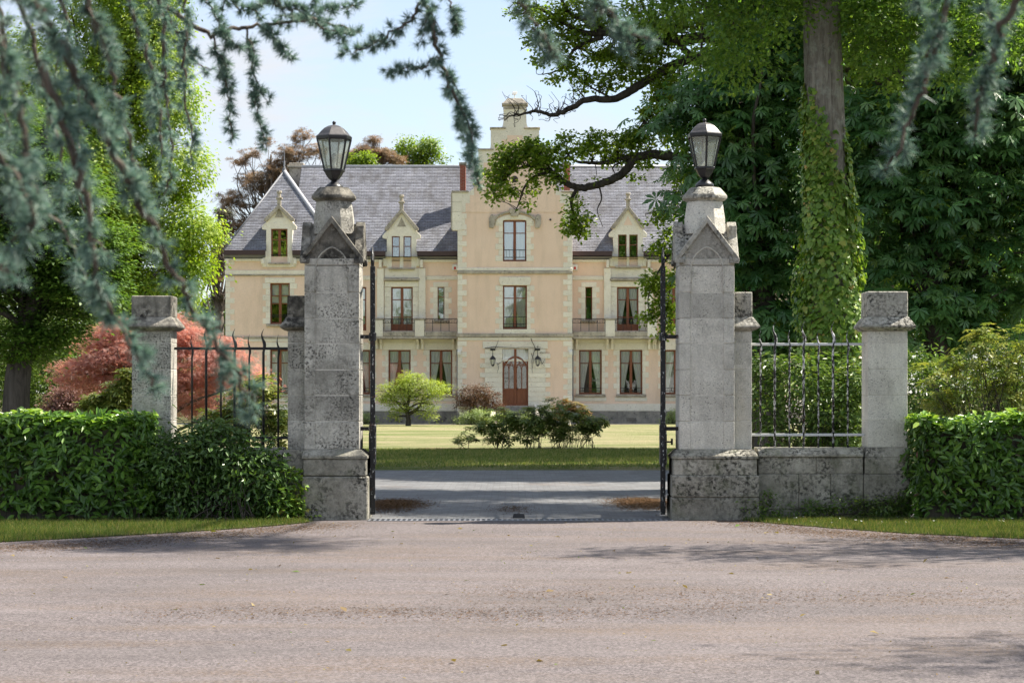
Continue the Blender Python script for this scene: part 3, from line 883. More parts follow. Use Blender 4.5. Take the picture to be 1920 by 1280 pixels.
# drain channel across the threshold and the gate stop
root = empty('drain_channel', (0, 0, 0), 'slotted black drain channel across the gate threshold', 'drain')
mb = MB(); mb.box(xg(690), xg(1262), -.285, -.27, -.05, .007); mb.box(xg(690), xg(1262), .035, .05, -.05, .009)
mb.build('channel_edge', M['zinc'], root)
mb = MB(); mb.box(xg(690), xg(1262), -.27, .035, -.05, .002); mb.build('channel_bed', M['iron'], root)
mb = MB()
x = xg(692)
while x < xg(1260):
    mb.box(x, x + .026, -.2695, .0345, .002, .007); x += .066
o_ = mb.build('grate_slats', M['zinc'], root); o_['kind'] = 'stuff'
mb = MB(); mb.frustum((xg(961), xg(985), .28, .46, .0), (xg(963), xg(983), .30, .44, .062))
mb.lathe([(.018, .061), (.02, .067), (.006, .07)], (xg(973), .37), 10)
tag(mb.build('gate_stop', M['iron'], None, bevel=.008), 'small black iron gate stop in the middle of the threshold', 'gate stop')

# ------------------------------------------------------------------ lanterns on the pillars
def post_lantern(xc, yc, dz, rot, label, scale=1.0):
    z0 = zn(352)
    root = empty('post_lantern', (xc, yc, z0), label, 'lantern', 'lanterns on the gate pillars')
    def z(py): return zn(py) + dz
    c = (xc, yc); S = scale
    MB().lathe([(.118, zn(352) + .001), (.118, z(350.5)), (.095, z(347)), (.06, z(342.5)), (.032, z(340))], c, 18).build('foot', M['lamp_metal'], root, smooth=True)
    MB().lathe([(.032, z(340)), (.07, z(336)), (.105, z(329)), (.125, z(323)), (.142, z(321.5)), (.142, z(318)), (.128, z(317.5))], c, 6, rot).build('bowl', M['lamp_metal'], root, bevel=.004)
    rb, rt = .128, .218
    zb, zt = z(318), z(262)
    def vert(k, r, zz):
        a = 2 * PI * k / 6 + rot
        return Vector((xc + r * math.cos(a), yc + r * math.sin(a), zz))
    for k in range(6):
        mb = MB(); mb.tube([vert(k, rb, zb), vert(k, rt, zt)], .0145, 4); mb.build('frame_bar', M['lamp_metal'], root)
    for k in range(6):
        a, b, d, e = vert(k, rb - .004, zb), vert(k + 1, rb - .004, zb), vert(k + 1, rt - .004, zt), vert(k, rt - .004, zt)
        m = (a + b + d + e) / 4; nrm = Vector((m.x - xc, m.y - yc, 0)).normalized() * .0035
        mb = MB(); mb.add([a, b, d, e, a - nrm, b - nrm, d - nrm, e - nrm], [(0, 1, 2, 3), (7, 6, 5, 4), (0, 4, 5, 1), (1, 5, 6, 2), (2, 6, 7, 3), (3, 7, 4, 0)])
        mb.build('glass_pane', M['lamp_glass'], root)
    MB().lathe([(.208, z(263.5)), (.232, z(262)), (.236, z(256.5)), (.222, z(255))], c, 6, rot).build('roof_rim', M['lamp_metal'], root, bevel=.003)
    MB().lathe([(.228, z(255.3)), (.205, z(252.5)), (.168, z(246)), (.128, z(240.5)), (.08, z(236.5)), (.025, z(234.6)), (.014, z(233))], c, 6, rot).build('dome', M['lamp_dome'], root, bevel=.004)
    rr = .024; zc = z(230.5)
    MB().lathe([(.004, zc - rr)] + [(rr * math.cos(t), zc + rr * math.sin(t)) for t in np.linspace(-1.3, 1.3, 9)] + [(.004, zc + rr)], c, 12).build('finial', M['lamp_metal'], root, smooth=True)
    mb = MB(); mb.lathe([(.03, z(317)), (.03, z(310)), (.022, z(309)), (.034, z(303)), (.034, z(294)), (.02, z(289)), (.004, z(288))], c, 12)
    mb.build('bulb', M['bulb'], root, smooth=True)
    return root
post_lantern(xg(621.5), .41, 0, -PI / 2 - .21, 'black hexagonal lantern with grey dome on the left pillar')
post_lantern(xg(1326.5), .41, 0.03, -PI / 2 + .05, 'black hexagonal lantern on the right pillar against dark foliage')
# ================================================================== THE HOUSE
SH = FPX / 108.0
def hx(px): return (px - 960) / SH
def hz(py): return CAMZ + (734 - py) / SH
YT, YW, YP = 80.0, 81.1, 80.35      # fronts of the tower, the wings and the end pavilions
CX = hx(965.5)
house = empty('country_house', (CX, 85, 0), 'large ochre and cream stone country house with slate roofs behind the lawn', 'house')

def wall_panel(name, x0, x1, z0, z1, holes, y, mat, parent, depth=.28, back=None):
    """front wall with real openings and reveals"""
    xs = sorted({x0, x1} | {h[0] for h in holes} | {h[1] for h in holes}); zs = sorted({z0, z1} | {h[2] for h in holes} | {h[3] for h in holes})
    mb = MB()
    for i in range(len(xs) - 1):
        for j in range(len(zs) - 1):
            cx, cz = (xs[i] + xs[i + 1]) / 2, (zs[j] + zs[j + 1]) / 2
            if any(h[0] < cx < h[1] and h[2] < cz < h[3] for h in holes): continue
            for yy, rv in ((y, 0), (y + depth, 1)):
                q = [(xs[i], yy, zs[j]), (xs[i + 1], yy, zs[j]), (xs[i + 1], yy, zs[j + 1]), (xs[i], yy, zs[j + 1])]
                mb.add(q if not rv else q[::-1], [(0, 1, 2, 3)])
    for a, b, c, d in holes:
        for q in ([(a, y, c), (a, y, d), (a, y + depth, d), (a, y + depth, c)], [(b, y, c), (b, y + depth, c), (b, y + depth, d), (b, y, d)],
                  [(a, y, c), (a, y + depth, c), (b, y + depth, c), (b, y, c)], [(a, y, d), (b, y, d), (b, y + depth, d), (a, y + depth, d)]):
            mb.add(q, [(0, 1, 2, 3)])
    yb = back if back is not None else y + depth
    mb.add([(x0, y, z0), (x0, yb, z0), (x0, yb, z1), (x0, y, z1)], [(0, 3, 2, 1)])
    mb.add([(x1, y, z0), (x1, yb, z0), (x1, yb, z1), (x1, y, z1)], [(0, 1, 2, 3)])
    return mb.build(name, mat, parent)

def R(px0, px1, py0, py1): return (hx(px0), hx(px1), hz(py1), hz(py0))

GW = [(505, 542), (650, 691), (726, 768), (804, 847), (1087, 1130), (1164, 1207), (1249, 1290), (1388, 1425)]
G0, G1 = 655, 739
FD = [(645, 684), (731, 772), (1159, 1200), (1247, 1286)]          # first floor french windows
F0, F1 = 536, 618.5
NW = [(819, 832), (1099, 1112)]                                      # narrow first floor windows
PW = [(505, 542), (1388, 1425)]                                      # pavilion first floor windows
BOT, EAVE = 757, 480
def holes_in(a, b):
    h = [R(x0, x1, G0, G1) for x0, x1 in GW if a < x0 and x1 < b]
    h += [R(x0, x1, F0, F1) for x0, x1 in FD if a < x0 and x1 < b]
    h += [R(x0, x1, 536, 598) for x0, x1 in NW if a < x0 and x1 < b]
    h += [R(x0, x1, 530, 607) for x0, x1 in PW if a < x0 and x1 < b]
    return h
for a, b, y, nm in ((421, 636, YP, 'pavilion_wall'), (636, 858, YW, 'wing_wall'), (1073, 1294, YW, 'wing_wall'), (1294, 1509, YP, 'pavilion_wall')):
    wall_panel(nm, hx(a), hx(b), hz(BOT), hz(EAVE), holes_in(a, b), y, M['plaster'], house, back=91.0)
TW = [R(943, 988, 535, 617), R(943, 987, 413, 490), R(942, 990.5, 654, 760)]
tower = wall_panel('tower_wall', hx(858), hx(1073), hz(761), hz(398), TW, YT, M['plaster'], house, back=88.0)
mb = MB()
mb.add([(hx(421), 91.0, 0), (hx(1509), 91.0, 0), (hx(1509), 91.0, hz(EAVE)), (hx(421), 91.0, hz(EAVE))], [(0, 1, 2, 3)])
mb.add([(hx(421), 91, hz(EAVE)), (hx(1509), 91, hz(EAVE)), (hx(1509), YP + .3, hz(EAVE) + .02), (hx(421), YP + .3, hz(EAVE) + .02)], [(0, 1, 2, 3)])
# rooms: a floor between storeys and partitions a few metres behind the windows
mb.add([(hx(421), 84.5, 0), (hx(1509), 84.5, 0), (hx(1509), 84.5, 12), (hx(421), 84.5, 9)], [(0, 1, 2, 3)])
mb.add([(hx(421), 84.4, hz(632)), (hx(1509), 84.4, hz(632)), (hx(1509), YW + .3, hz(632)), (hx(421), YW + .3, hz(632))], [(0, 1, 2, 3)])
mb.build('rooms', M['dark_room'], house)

# plinths and bands -------------------------------------------------
def band(a, b, p0, p1, y, proud, mat, name, parent=house, bev=.02):
    return MB().box(hx(a), hx(b), y - proud, y + .12, hz(p1), hz(p0)).build(name, mat, parent, bevel=bev)
for a, b, y in ((421, 636, YP), (636, 858, YW), (1073, 1294, YW), (1294, 1509, YP)):
    band(a - 1, b + 1, 757, 771, y, .05, M['house_stone'], 'base_course')
    band(a - 2, b + 2, 771, 799, y, .12, M['house_plinth'], 'plinth')
band(857, 942, 761, 771, YT, .05, M['house_stone'], 'base_course'); band(990.5, 1074, 761, 771, YT, .05, M['house_stone'], 'base_course')
band(856, 1075, 771, 799, YT, .12, M['house_plinth'], 'plinth')
for px in (455, 590, 745, 825, 1186, 1110, 1330, 1470):
    yv = YP if (px < 636 or px > 1294) else YW
    mb = MB(); mb.box(hx(px - 9), hx(px + 9), yv - .135, yv - .10, hz(790), hz(783))
    vt = mb.build('vent', M['vent'], house)
    mb = MB()
    for k in range(4): mb.box(hx(px - 8), hx(px + 8), yv - .15, yv - .134, hz(789.2 - 1.7 * k), hz(788.4 - 1.7 * k))
    mb.build('louvre', M['house_trim'], vt)
# string courses
band(857, 1074, 507.5, 513.5, YT, .10, M['house_trim'], 'string_course'); band(857.5, 1073.5, 502, 507.4, YT, .06, M['house_stone'], 'string_course')
band(856, 1075, 625, 632, YT, .11, M['house_trim'], 'string_course'); band(858.5, 1072.5, 632.3, 638, YT, .05, M['house_stone'], 'string_course')
for a, b in ((420, 636), (1294, 1510)):
    band(a, b, 506, 514, YP, .05, M['house_stone'], 'string_course'); band(a - .5, b, 514.2, 516.5, YP, .09, M['house_trim'], 'string_course')
    band(a - .5, b, 630, 634, YP, .09, M['house_trim'], 'string_course'); band(a, b, 634.2, 640, YP, .04, M['house_stone'], 'string_course')
for a, b in ((797, 857), (1074, 1134), (637, 704), (1226, 1293)):
    band(a, b, 515, 523, YW, .05, M['house_stone'], 'string_course')
# cornice and gutter under every eave
def eaves(a, b, y, gaps, ends=(0, 0)):
    segs = []; cur = a
    for g0, g1 in gaps: segs.append((cur, g0)); cur = g1
    segs.append((cur, b))
    for s0, s1 in segs:
        MB().box(hx(s0), hx(s1), y - .42, y - .20, hz(478.2), hz(468.5)).build('gutter', M['gutter'], house, bevel=.02)
        mb = MB(); mb.prism_x([(y - .40, hz(478.4)), (y - .02, hz(484)), (y + .1, hz(484)), (y + .1, hz(478.4))], hx(s0) + .01, hx(s1) - .01)
        mb.build('soffit', M['zinc'], house)
        MB().box(hx(s0) + .02, hx(s1) - .02, y - .10, y + .1, hz(489), hz(484.2)).build('cornice', M['house_stone'], house, bevel=.015)
eaves(419, 637, YP, [(497, 548)]); eaves(637, 857, YW, [(721, 781)]); eaves(1074, 1293, YW, [(1149, 1209)]); eaves(1293, 1511, YP, [(1382, 1433)])
for px in (426, 492, 553, 630):
    for m in (px, 1930 - px):
        MB().box(hx(m) - .07, hx(m) + .07, YP - .30, YP + .05, hz(495), hz(484.6)).build('corbel', M['house_stone'], house, bevel=.02)
for px in (711, 789):
    for m in (px, 1930 - px):
        MB().box(hx(m) - .07, hx(m) + .07, YW - .30, YW + .05, hz(500), hz(484.6)).build('corbel', M['house_stone'], house, bevel=.02)

# quoins -------------------------------------------------------------
QMESH = {}
def quoin(x0, x1, z0, z1, y, parent):
    key = (round(x1 - x0, 2), round(z1 - z0, 2))
    if key not in QMESH:
        w, h = key; QMESH[key] = MB().box(-w / 2, w / 2, -.022, .05, -h / 2 + .006, h / 2 - .006).mesh('quoin', .008); QMESH[key].materials.append(M['house_stone'])
    o = bpy.data.objects.new('quoin', QMESH[key]); COL.objects.link(o); o.parent = parent
    off = Vector(house.location) if parent is house else Vector((0, 0, 0))
    o.location = Vector(((x0 + x1) / 2, y, (z0 + z1) / 2)) - off
def quoins(px, d, p0, p1, y, parent, wide=17, narrow=9, step=10.5, ph=0):
    n = max(1, round((p1 - p0) / step)); st = (p1 - p0) / n
    for i in range(n):
        w = wide if (i + ph) % 2 == 0 else narrow
        a, b = (px, px + d * w)
        quoin(hx(min(a, b)), hx(max(a, b)), hz(p0 + st * (i + 1)), hz(p0 + st * i), y, parent)
quoins(858, 1, 432, 502, YT, tower); quoins(1073, -1, 432, 502, YT, tower)
quoins(858, 1, 514, 625, YT, tower, ph=1); quoins(1073, -1, 514, 625, YT, tower, ph=1)
quoins(858, 1, 639, 761, YT, tower); quoins(1073, -1, 639, 761, YT, tower)
for px, d in ((421, 1), (1509, -1)):
    quoins(px, d, 486, 506, YP, house); quoins(px, d, 517, 630, YP, house); quoins(px, d, 641, 757, YP, house)

# windows -------------------------------------------------------------
def drape(x0, x1, xin, z0, z1, y, parent, tie=.42):
    """curtain that hangs from x0..x1 and is drawn back to the x0 side towards its hem"""
    n, m = 15, 9; vs = []; fs = []
    for j in range(m):
        t = j / (m - 1); z = z1 + (z0 - z1) * t
        e = 1 - (1 - tie) * min(1, max(0, (t - .12) / .75)) ** 0.85
        for i in range(n):
            u = i / (n - 1)
            vs.append((x0 + (x1 - x0) * u * e, y + .028 * math.sin(u * 21 + x0) * (1 - .3 * t), z))
    for j in range(m - 1):
        for i in range(n - 1):
            fs.append((j * n + i, j * n + i + 1, (j + 1) * n + i + 1, (j + 1) * n + i))
    MB().add(vs, fs).build('curtain', M['curtain'], parent, smooth=True)
def window(rect, y, bars=(0.30,), curt='tied', rails=(0.86, 0.93), panel=0.0, glass='glass', recess=.14, mull=True, arch=0.0, bal=None):
    x0, x1, z0, z1 = rect; h = z1 - z0; w = x1 - x0; yf = y + recess; f = .07 if w > .5 else .045
    def Z(t): return z1 - h * t
    mb = MB()
    mb.box(x0, x0 + f, yf, yf + .07, z0, z1); mb.box(x1 - f, x1, yf, yf + .07, z0, z1)
    mb.box(x0 + f, x1 - f, yf, yf + .07, z1 - f, z1); mb.box(x0 + f, x1 - f, yf, yf + .07, z0, z0 + f * 1.3)
    xm = (x0 + x1) / 2
    if mull: mb.box(xm - .065, xm + .065, yf - .018, yf + .068, z0 + f * 1.3, z1 - f)
    for b in bars: mb.box(x0 + f, x1 - f, yf + .012, yf + .055, Z(b) - .022, Z(b) + .022)
    if panel: mb.box(x0 + f, x1 - f, yf + .012, yf + .055, z0 + f * 1.3, z0 + panel * h)
    win = mb.build('window', M['wood'], house, bevel=.006)
    lo = z0 + (panel * h if panel else f * 1.3)
    cols = [(x0 + f, xm - .065), (xm + .065, x1 - f)] if mull else [(x0 + f, x1 - f)]
    zs = sorted([lo] + [Z(b) for b in bars if Z(b) > lo + .05] + [z1 - f])
    for a, b in cols:
        for c, d in zip(zs, zs[1:]):
            MB().box(a - .002, b + .002, yf + .028, yf + .034, c, d).build('pane', M[glass], win)
    if curt == 'tied' and mull:
        drape(x0 + .03, xm - .02, xm, z0 + .05, z1 - .05, yf + .075, win); drape(x1 - .03, xm + .02, xm, z0 + .05, z1 - .05, yf + .075, win)
    elif curt == 'straight' and mull:
        drape(x0 + .03, xm - .03, xm, z0 + .05, z1 - .05, yf + .075, win, .85); drape(x1 - .03, xm + .03, xm, z0 + .05, z1 - .05, yf + .075, win, .85)
    elif curt == 'blind':
        MB().box(x0 + .05, x1 - .05, yf + .14, yf + .15, Z(.48), z1 - .04).build('blind', M['curtain'], win)
    if rails:
        mb = MB()
        for r in rails: mb.box(x0, x1, y - .005, y + .02, Z(r) - .012, Z(r) + .012)
        k = max(3, int(w / .16))
        if len(rails) > 1:
            for i in range(1, k): mb.box(x0 + w * i / k - .006, x0 + w * i / k + .006, y + .001, y + .014, Z(rails[-1]), Z(rails[0]))
        mb.build('guard_rail', M['iron'], win)
    return win
def surround(rect, y, head=13, wide=12, narrow=6, parent=house, sill=True, step=10.5, jamb=True, headw=10):
    """stone jamb blocks, lintel and sill round an opening"""
    x0, x1, z0, z1 = rect
    p0 = 734 - (z1 - CAMZ) * SH; p1 = 734 - (z0 - CAMZ) * SH
    xa, xb = x0 * SH + 960, x1 * SH + 960
    if jamb:
        quoins(xa, -1, p0, p1, y, parent, wide, narrow, step); quoins(xb, 1, p0, p1, y, parent, wide, narrow, step)
    MB().box(hx(xa - headw), hx(xb + headw), y - .03, y + .05, hz(p0) + .003, hz(p0 - head)).build('lintel', M['house_stone'], parent, bevel=.012)
    if sill:
        MB().box(hx(xa - 7), hx(xb + 7), y - .13, y + .06, hz(p1 + 4.5), hz(p1) - .003).build('sill', M['house_trim'], parent, bevel=.015)

for i, (a, b) in enumerate(GW):
    y = YP if (a < 636 or a > 1294) else YW
    r = R(a, b, G0, G1)
    window(r, y, curt=('straight' if i in (0, 7) else 'tied'))
    surround(r, y, 14)
    MB().box(hx(a - 9), hx(b + 9), y - .022, y + .05, hz(752), hz(744)).build('apron', M['house_stone'], house, bevel=.01)
for i, (a, b) in enumerate(FD):
    r = R(a, b, F0, F1)
    window(r, YW, bars=(.29, .69), curt='straight' if i < 2 else 'tied', rails=None, panel=.15, glass='glass_shiny' if i < 2 else 'glass')
for i, (a, b) in enumerate(NW):
    r = R(a, b, 536, 598)
    window(r, YW, bars=(.3,), curt=None, rails=None, mull=False, glass='glass_shiny'); surround(r, YW, 9, 14, 8, headw=8)
for a, b in PW:
    r = R(a, b, 530, 607)
    window(r, YP, bars=(.31, .5), curt='blind', rails=(.78, .82)); surround(r, YP, 10, 14, 8)
window(TW[0], YT, bars=(.29,), curt='straight', rails=(.72, .88, .95), glass='glass_shiny')
surround(TW[0], YT, .01, 14, 7, tower, sill=False)
MB().prism([(hx(938), hz(535)), (hx(993), hz(535)), (hx(996), hz(526)), (hx(994), hz(519)), (hx(937), hz(519)), (hx(935), hz(526))], YT - .06, YT + .05).build('lintel', M['house_stone'], tower, bevel=.02)
MB().box(hx(928), hx(1003), YT - .05, YT + .06, hz(625.2), hz(617)).build('sill', M['house_stone'], tower, bevel=.012)
window(TW[1], YT, bars=(.31,), curt='straight', rails=(.72, .90), glass='glass_shiny')
surround(TW[1], YT, .01, 14, 8, tower, sill=False)
# segmental arch, hood mould and keystone over the tower window
def arcpts(xa, xb, zb, rise, n=10):
    return [(xa + (xb - xa) * i / n, zb + rise * (1 - (2 * i / n - 1) ** 2)) for i in range(n + 1)]
mb = MB(); inner = arcpts(hx(943), hx(987), hz(413.5), .06); outer = arcpts(hx(931), hx(999), hz(411), .24)
mb.prism(([(hx(931), hz(419))] + [(hx(943), hz(419))] + inner + [(hx(987), hz(419)), (hx(999), hz(419))] + outer[::-1]), YT - .05, YT + .1)
mb.build('window_arch', M['house_stone'], tower, bevel=.01)
mb = MB(); a1 = arcpts(hx(928), hx(1002), hz(409), .26); a2 = arcpts(hx(926), hx(1004), hz(406.5), .30)
mb.prism([(hx(926), hz(412)), (hx(930), hz(412))] + a1[1:-1] + [(hx(1000), hz(412)), (hx(1004), hz(412))] + a2[::-1], YT - .13, YT + .05)
mb.build('hood_mould', M['house_trim'], tower, bevel=.012)
MB().frustum((hx(958), hx(972), YT - .16, YT + .05, hz(406)), (hx(954), hx(976), YT - .2, YT + .05, hz(392))).build('keystone', M['house_trim'], tower, bevel=.015)
for s in (-1, 1):
    xq = hx(965.5 + s * 43)
    mb = MB(); mb.prism([(xq - .13, hz(428)), (xq + .07, hz(428)), (xq + .16, hz(420)), (xq + .15, hz(405)), (xq - .02, hz(401)), (xq - .15, hz(410))], YT - .12, YT + .04)
    mb.build('carved_bracket', M['house_trim'], tower, bevel=.03)
mb = MB(); mb.lathe([(.16, 0), (.16, .02), (.02, .021)], (0, 0), 16)
for v in range(len(mb.v)): x_, y_, z_ = mb.v[v]; mb.v[v] = (x_ + hx(965), YT - .02 - z_, y_ + hz(336))
mb.build('roundel', M['dark_room'], tower)
mb = MB(); mb.lathe([(.05, 0), (.05, .06), (.01, .061)], (0, 0), 8)
for v in range(len(mb.v)): x_, y_, z_ = mb.v[v]; mb.v[v] = (x_ + hx(1032), YT - z_, y_ + hz(412))
mb.build('wall_tie', M['iron'], tower)

# first floor bays: pilasters, stone face, hood and balcony ------------------
for cx in (751.5, 1179):
    s = 1 if cx < 900 else -1
    for px in (711, 790):
        m = cx + (px - 751.5) * s
        MB().box(hx(m - 6.5), hx(m + 6.5), YW - .16, YW + .05, hz(619), hz(500.5)).build('pilaster', M['house_stone'], house, bevel=.012)
    xa, xb = cx - 20.5 , cx + 20.5
    for k in range(9):           # ashlar either side of the french window
        p0, p1 = 536 + k * 9.2, 536 + (k + 1) * 9.2
        for e0, e1 in ((cx - 33, xa), (xb, cx + 33)):
            MB().box(hx(e0), hx(e1), YW - .05, YW + .04, hz(p1) + .004, hz(p0) - .004).build('ashlar_block', M['house_stone'], house, bevel=.006)
    MB().box(hx(cx - 33), hx(cx + 33), YW - .06, YW + .05, hz(535.6), hz(525)).build('lintel', M['house_stone'], house, bevel=.012)
    MB().box(hx(cx - 34), hx(cx + 34), YW - .22, YW + .05, hz(524.5), hz(519.5)).build('hood_mould', M['house_trim'], house, bevel=.03)
    MB().box(hx(cx - 33), hx(cx + 33), YW - .055, YW + .05, hz(519), hz(501)).build('dormer_apron', M['house_stone'], house, bevel=.01)
def balcony(a, b, posts):
    MB().box(hx(a), hx(b), YW - .75, YW + .05, hz(635), hz(630.5)).build('balcony_slab', M['house_trim'], house, bevel=.02)
    segs = []; cur = a
    for p in posts:
        segs.append((cur, p - 9)); cur = p + 9
        MB().box(hx(p - 9), hx(p + 9), YW - .70, YW + .0, hz(630.3), hz(599)).build('balcony_pier', M['house_stone'], house, bevel=.015)
        MB().box(hx(p - 11), hx(p + 11), YW - .74, YW + .0, hz(598.8), hz(595.5)).build('pier_cap', M['house_trim'], house, bevel=.012)
    segs.append((cur, b))
    for s0, s1 in segs:
        if s1 - s0 < 12: continue
        MB().box(hx(s0), hx(s1), YW - .72, YW - .30, hz(630.3), hz(620.5)).build('balcony_kerb', M['house_trim'], house, bevel=.03)
        mb = MB(); yb = YW - .6
        mb.box(hx(s0), hx(s1), yb - .015, yb + .015, hz(597.6), hz(596.2)); mb.box(hx(s0), hx(s1), yb - .01, yb + .01, hz(605.2), hz(604.4))
        n = max(2, round((s1 - s0) / 17)); 
        for i in range(n + 1):
            x = hx(s0 + (s1 - s0) * i / n); mb.box(x - .012, x + .012, yb - .012, yb + .012, hz(620.5), hz(597))
        for i in range(n):          # scrolls between the bars
            xm = hx(s0 + (s1 - s0) * (i + .5) / n)
            for sg in (-1, 1):
                pts = []
                for t in np.linspace(0, 1, 14):
                    a_ = t * 2.6 * PI; r_ = .15 * (1 - t * .72)
                    pts.append((xm + sg * (.11 - r_ * math.cos(a_) * .62), yb, hz(601.5) - .02 + r_ * math.sin(a_) * .75))
                mb.tube(pts, .009, 4)
        mb.build('balcony_railing', M['iron'], house)
    for p in posts + [a + 4, b - 4]:
        for o_ in (-5, 5):
            mb = MB(); xq = hx(p + o_ * .9); mb.prism_x([(YW - .55, hz(635.2)), (YW - .5, hz(638)), (YW - .18, hz(644)), (YW - .14, hz(654)), (YW + .02, hz(654)), (YW + .02, hz(635.2))], xq - .06, xq + .06)
            mb.build('bracket', M['house_stone'], house, bevel=.012)
balcony(692, 857, [708, 786]); balcony(1074, 1239, [1145, 1224])
MB().box(hx(692), hx(857), YW - .018, YW + .05, hz(654.4), hz(635.5)).build('frieze', M['house_stone'], house); MB().box(hx(1074), hx(1292), YW - .018, YW + .05, hz(654.4), hz(635.5)).build('frieze', M['house_stone'], house)

# entrance -------------------------------------------------------------
mb = MB()
for k in range(12):
    p0, p1 = 654 + k * 8.9, 654 + (k + 1) * 8.9
    for e0, e1, odd in ((909, 942, k % 2), (990.5, 1023, k % 2)):
        ex = 9 if odd else 0
        a, b = (e0 - ex, e1) if e0 < 950 else (e0, e1 + ex)
        MB().box(hx(a), hx(b), YT - .06, YT + .04, hz(p1) + .004, hz(p0) - .004).build('ashlar_block', M['house_stone'], tower, bevel=.006)
MB().box(hx(905), hx(1027), YT - .07, YT + .04, hz(653.6), hz(640)).build('lintel', M['house_stone'], tower, bevel=.012)
x0, x1, z0, z1 = TW[2]; xm = (x0 + x1) / 2; yd = YT + .12
door = MB()
door.box(x0, x0 + .07, yd, yd + .08, z0, hz(676)); door.box(x1 - .07, x1, yd, yd + .08, z0, hz(676)); door.box(xm - .06, xm + .06, yd - .02, yd + .08, z0, z1)
door.box(x0 + .07, xm - .06, yd + .005, yd + .075, z0, hz(728)); door.box(xm + .06, x1 - .07, yd + .005, yd + .075, z0, hz(728))
door = door.build('door', M['wood'], house, bevel=.008)
mb = MB(); mb.box(x0 + .02, x1 - .02, yd + .10, yd + .105, hz(728), hz(668)); mb.build('pane', M['glass'], door)
for k in range(4):
    cc = [x0 + .07 + (xm - .06 - x0 - .07) * (.25 + .5 * (k % 2)) if k < 2 else xm + .06 + (x1 - .07 - xm - .06) * (.25 + .5 * (k % 2))][0]
    MB().box(cc - .085, cc + .085, yd - .006, yd + .006, z0 + .12, hz(731)).build('door_panel', M['wood'], door, bevel=.005)
mb = MB(); hw_ = (xm - .06 - x0 - .07) / 4
for k in range(4):             # tracery: pointed lights side by side
    cc = (x0 + .07 + hw_ * (1 + 2 * (k % 2))) if k < 2 else (xm + .06 + hw_ * (1 + 2 * (k % 2)))
    p = smooth_path([(cc - hw_, hz(728)), (cc - hw_, hz(694)), (cc - hw_ * .55, hz(686)), (cc, hz(680)), (cc + hw_ * .55, hz(686)), (cc + hw_, hz(694)), (cc + hw_, hz(728))], 4)
    mb.tube([(q[0], yd + .04, q[1]) for q in p], .022, 5)
p = arcpts(x0 + .06, x1 - .06, hz(685), hz(669) - hz(685), 14); mb.tube([(a, yd + .03, b) for a, b in p], .05, 6)
p = arcpts(x0 + .25, x1 - .25, hz(685), .25, 10); mb.tube([(a, yd + .04, b) for a, b in p], .022, 5)
mb.tube([(x0 + .06, yd + .03, hz(684.5)), (x1 - .06, yd + .03, hz(684.5))], .022, 5)
mb.build('tracery', M['wood'], door)
mb = MB(); mb.prism([(x0, hz(676.5)), (x0, hz(685))] + p[:1] + arcpts(x0 + .02, x1 - .02, hz(685), hz(667) - hz(685), 14)[0:1] + arcpts(x0 + .02, x1 - .02, hz(685), hz(667) - hz(685), 14) + [(x1, hz(685)), (x1, hz(674)), (x0, hz(674))], yd + .0, yd + .06)
MB().box(x0, x1, yd - .01, yd + .075, hz(677), hz(674)).build('transom', M['house_stone'], door, bevel=.006)
mb = MB(); mb.box(x0 + .01, xm - .06, yd + .03, yd + .036, hz(674), z1); mb.box(xm + .06, x1 - .01, yd + .03, yd + .036, hz(674), z1); mb.build('fanlight_pane', M['glass'], door)
drape(x0 + .02, xm - .05, xm, hz(674), z1 - .02, yd + .14, door, .98); drape(x1 - .02, xm + .05, xm, hz(674), z1 - .02, yd + .14, door, .98)
mb = MB(); mb.tube([(xm + .09, yd - .06, hz(725)), (xm + .09, yd - .06, hz(731))], .018, 6); mb.build('handle', M['iron'], door)

MB().box(hx(940), hx(992), YT - .14, YT + .4, hz(771) + .002, hz(760.3)).build('threshold', M['house_plinth'], house, bevel=.01)
# steps with sloping cheek walls and little piers
for k in range(5):
    MB().box(hx(930 - 2.2 * (4 - k) * 1.5), hx(1003 + 2.2 * (4 - k) * 1.5), YT - .35 - .36 * (4 - k) - .3, YT - .12, hz(799) + .0, hz(768) - (4 - k) * .15).build('step', M['house_plinth'], house, bevel=.012)
for s in (-1, 1):
    xa = hx(965.5 + s * 41)
    mb = MB(); mb.prism_x([(YT - 2.3, hz(799)), (YT - .12, hz(799)), (YT - .12, hz(757)), (YT - .5, hz(757)), (YT - 2.3, hz(779))], xa - .12, xa + .12)
    mb.build('stair_cheek', M['house_stone'], house, bevel=.015)
    xq = hx(965.5 + s * 94)
    mb = MB(); mb.box(xq - .19, xq + .19, YT - 2.9, YT - 2.52, 0, hz(766)); mb.frustum((xq - .2, xq + .2, YT - 2.91, YT - 2.51, hz(766) + .001), (xq - .28, xq + .28, YT - 2.99, YT - 2.43, hz(763.5))); mb.box(xq - .28, xq + .28, YT - 2.99, YT - 2.43, hz(763.5) + .001, hz(760.5))
    mb.build('terrace_pier', M['house_stone'], house, bevel=.01)
    mb = MB(); a_, b_ = sorted((xa + s * .13, xq - s * .2)); mb.box(a_, b_, YT - 2.83, YT - 2.6, 0, hz(779)); mb.build('terrace_wall', M['house_plinth'], house, bevel=.012)

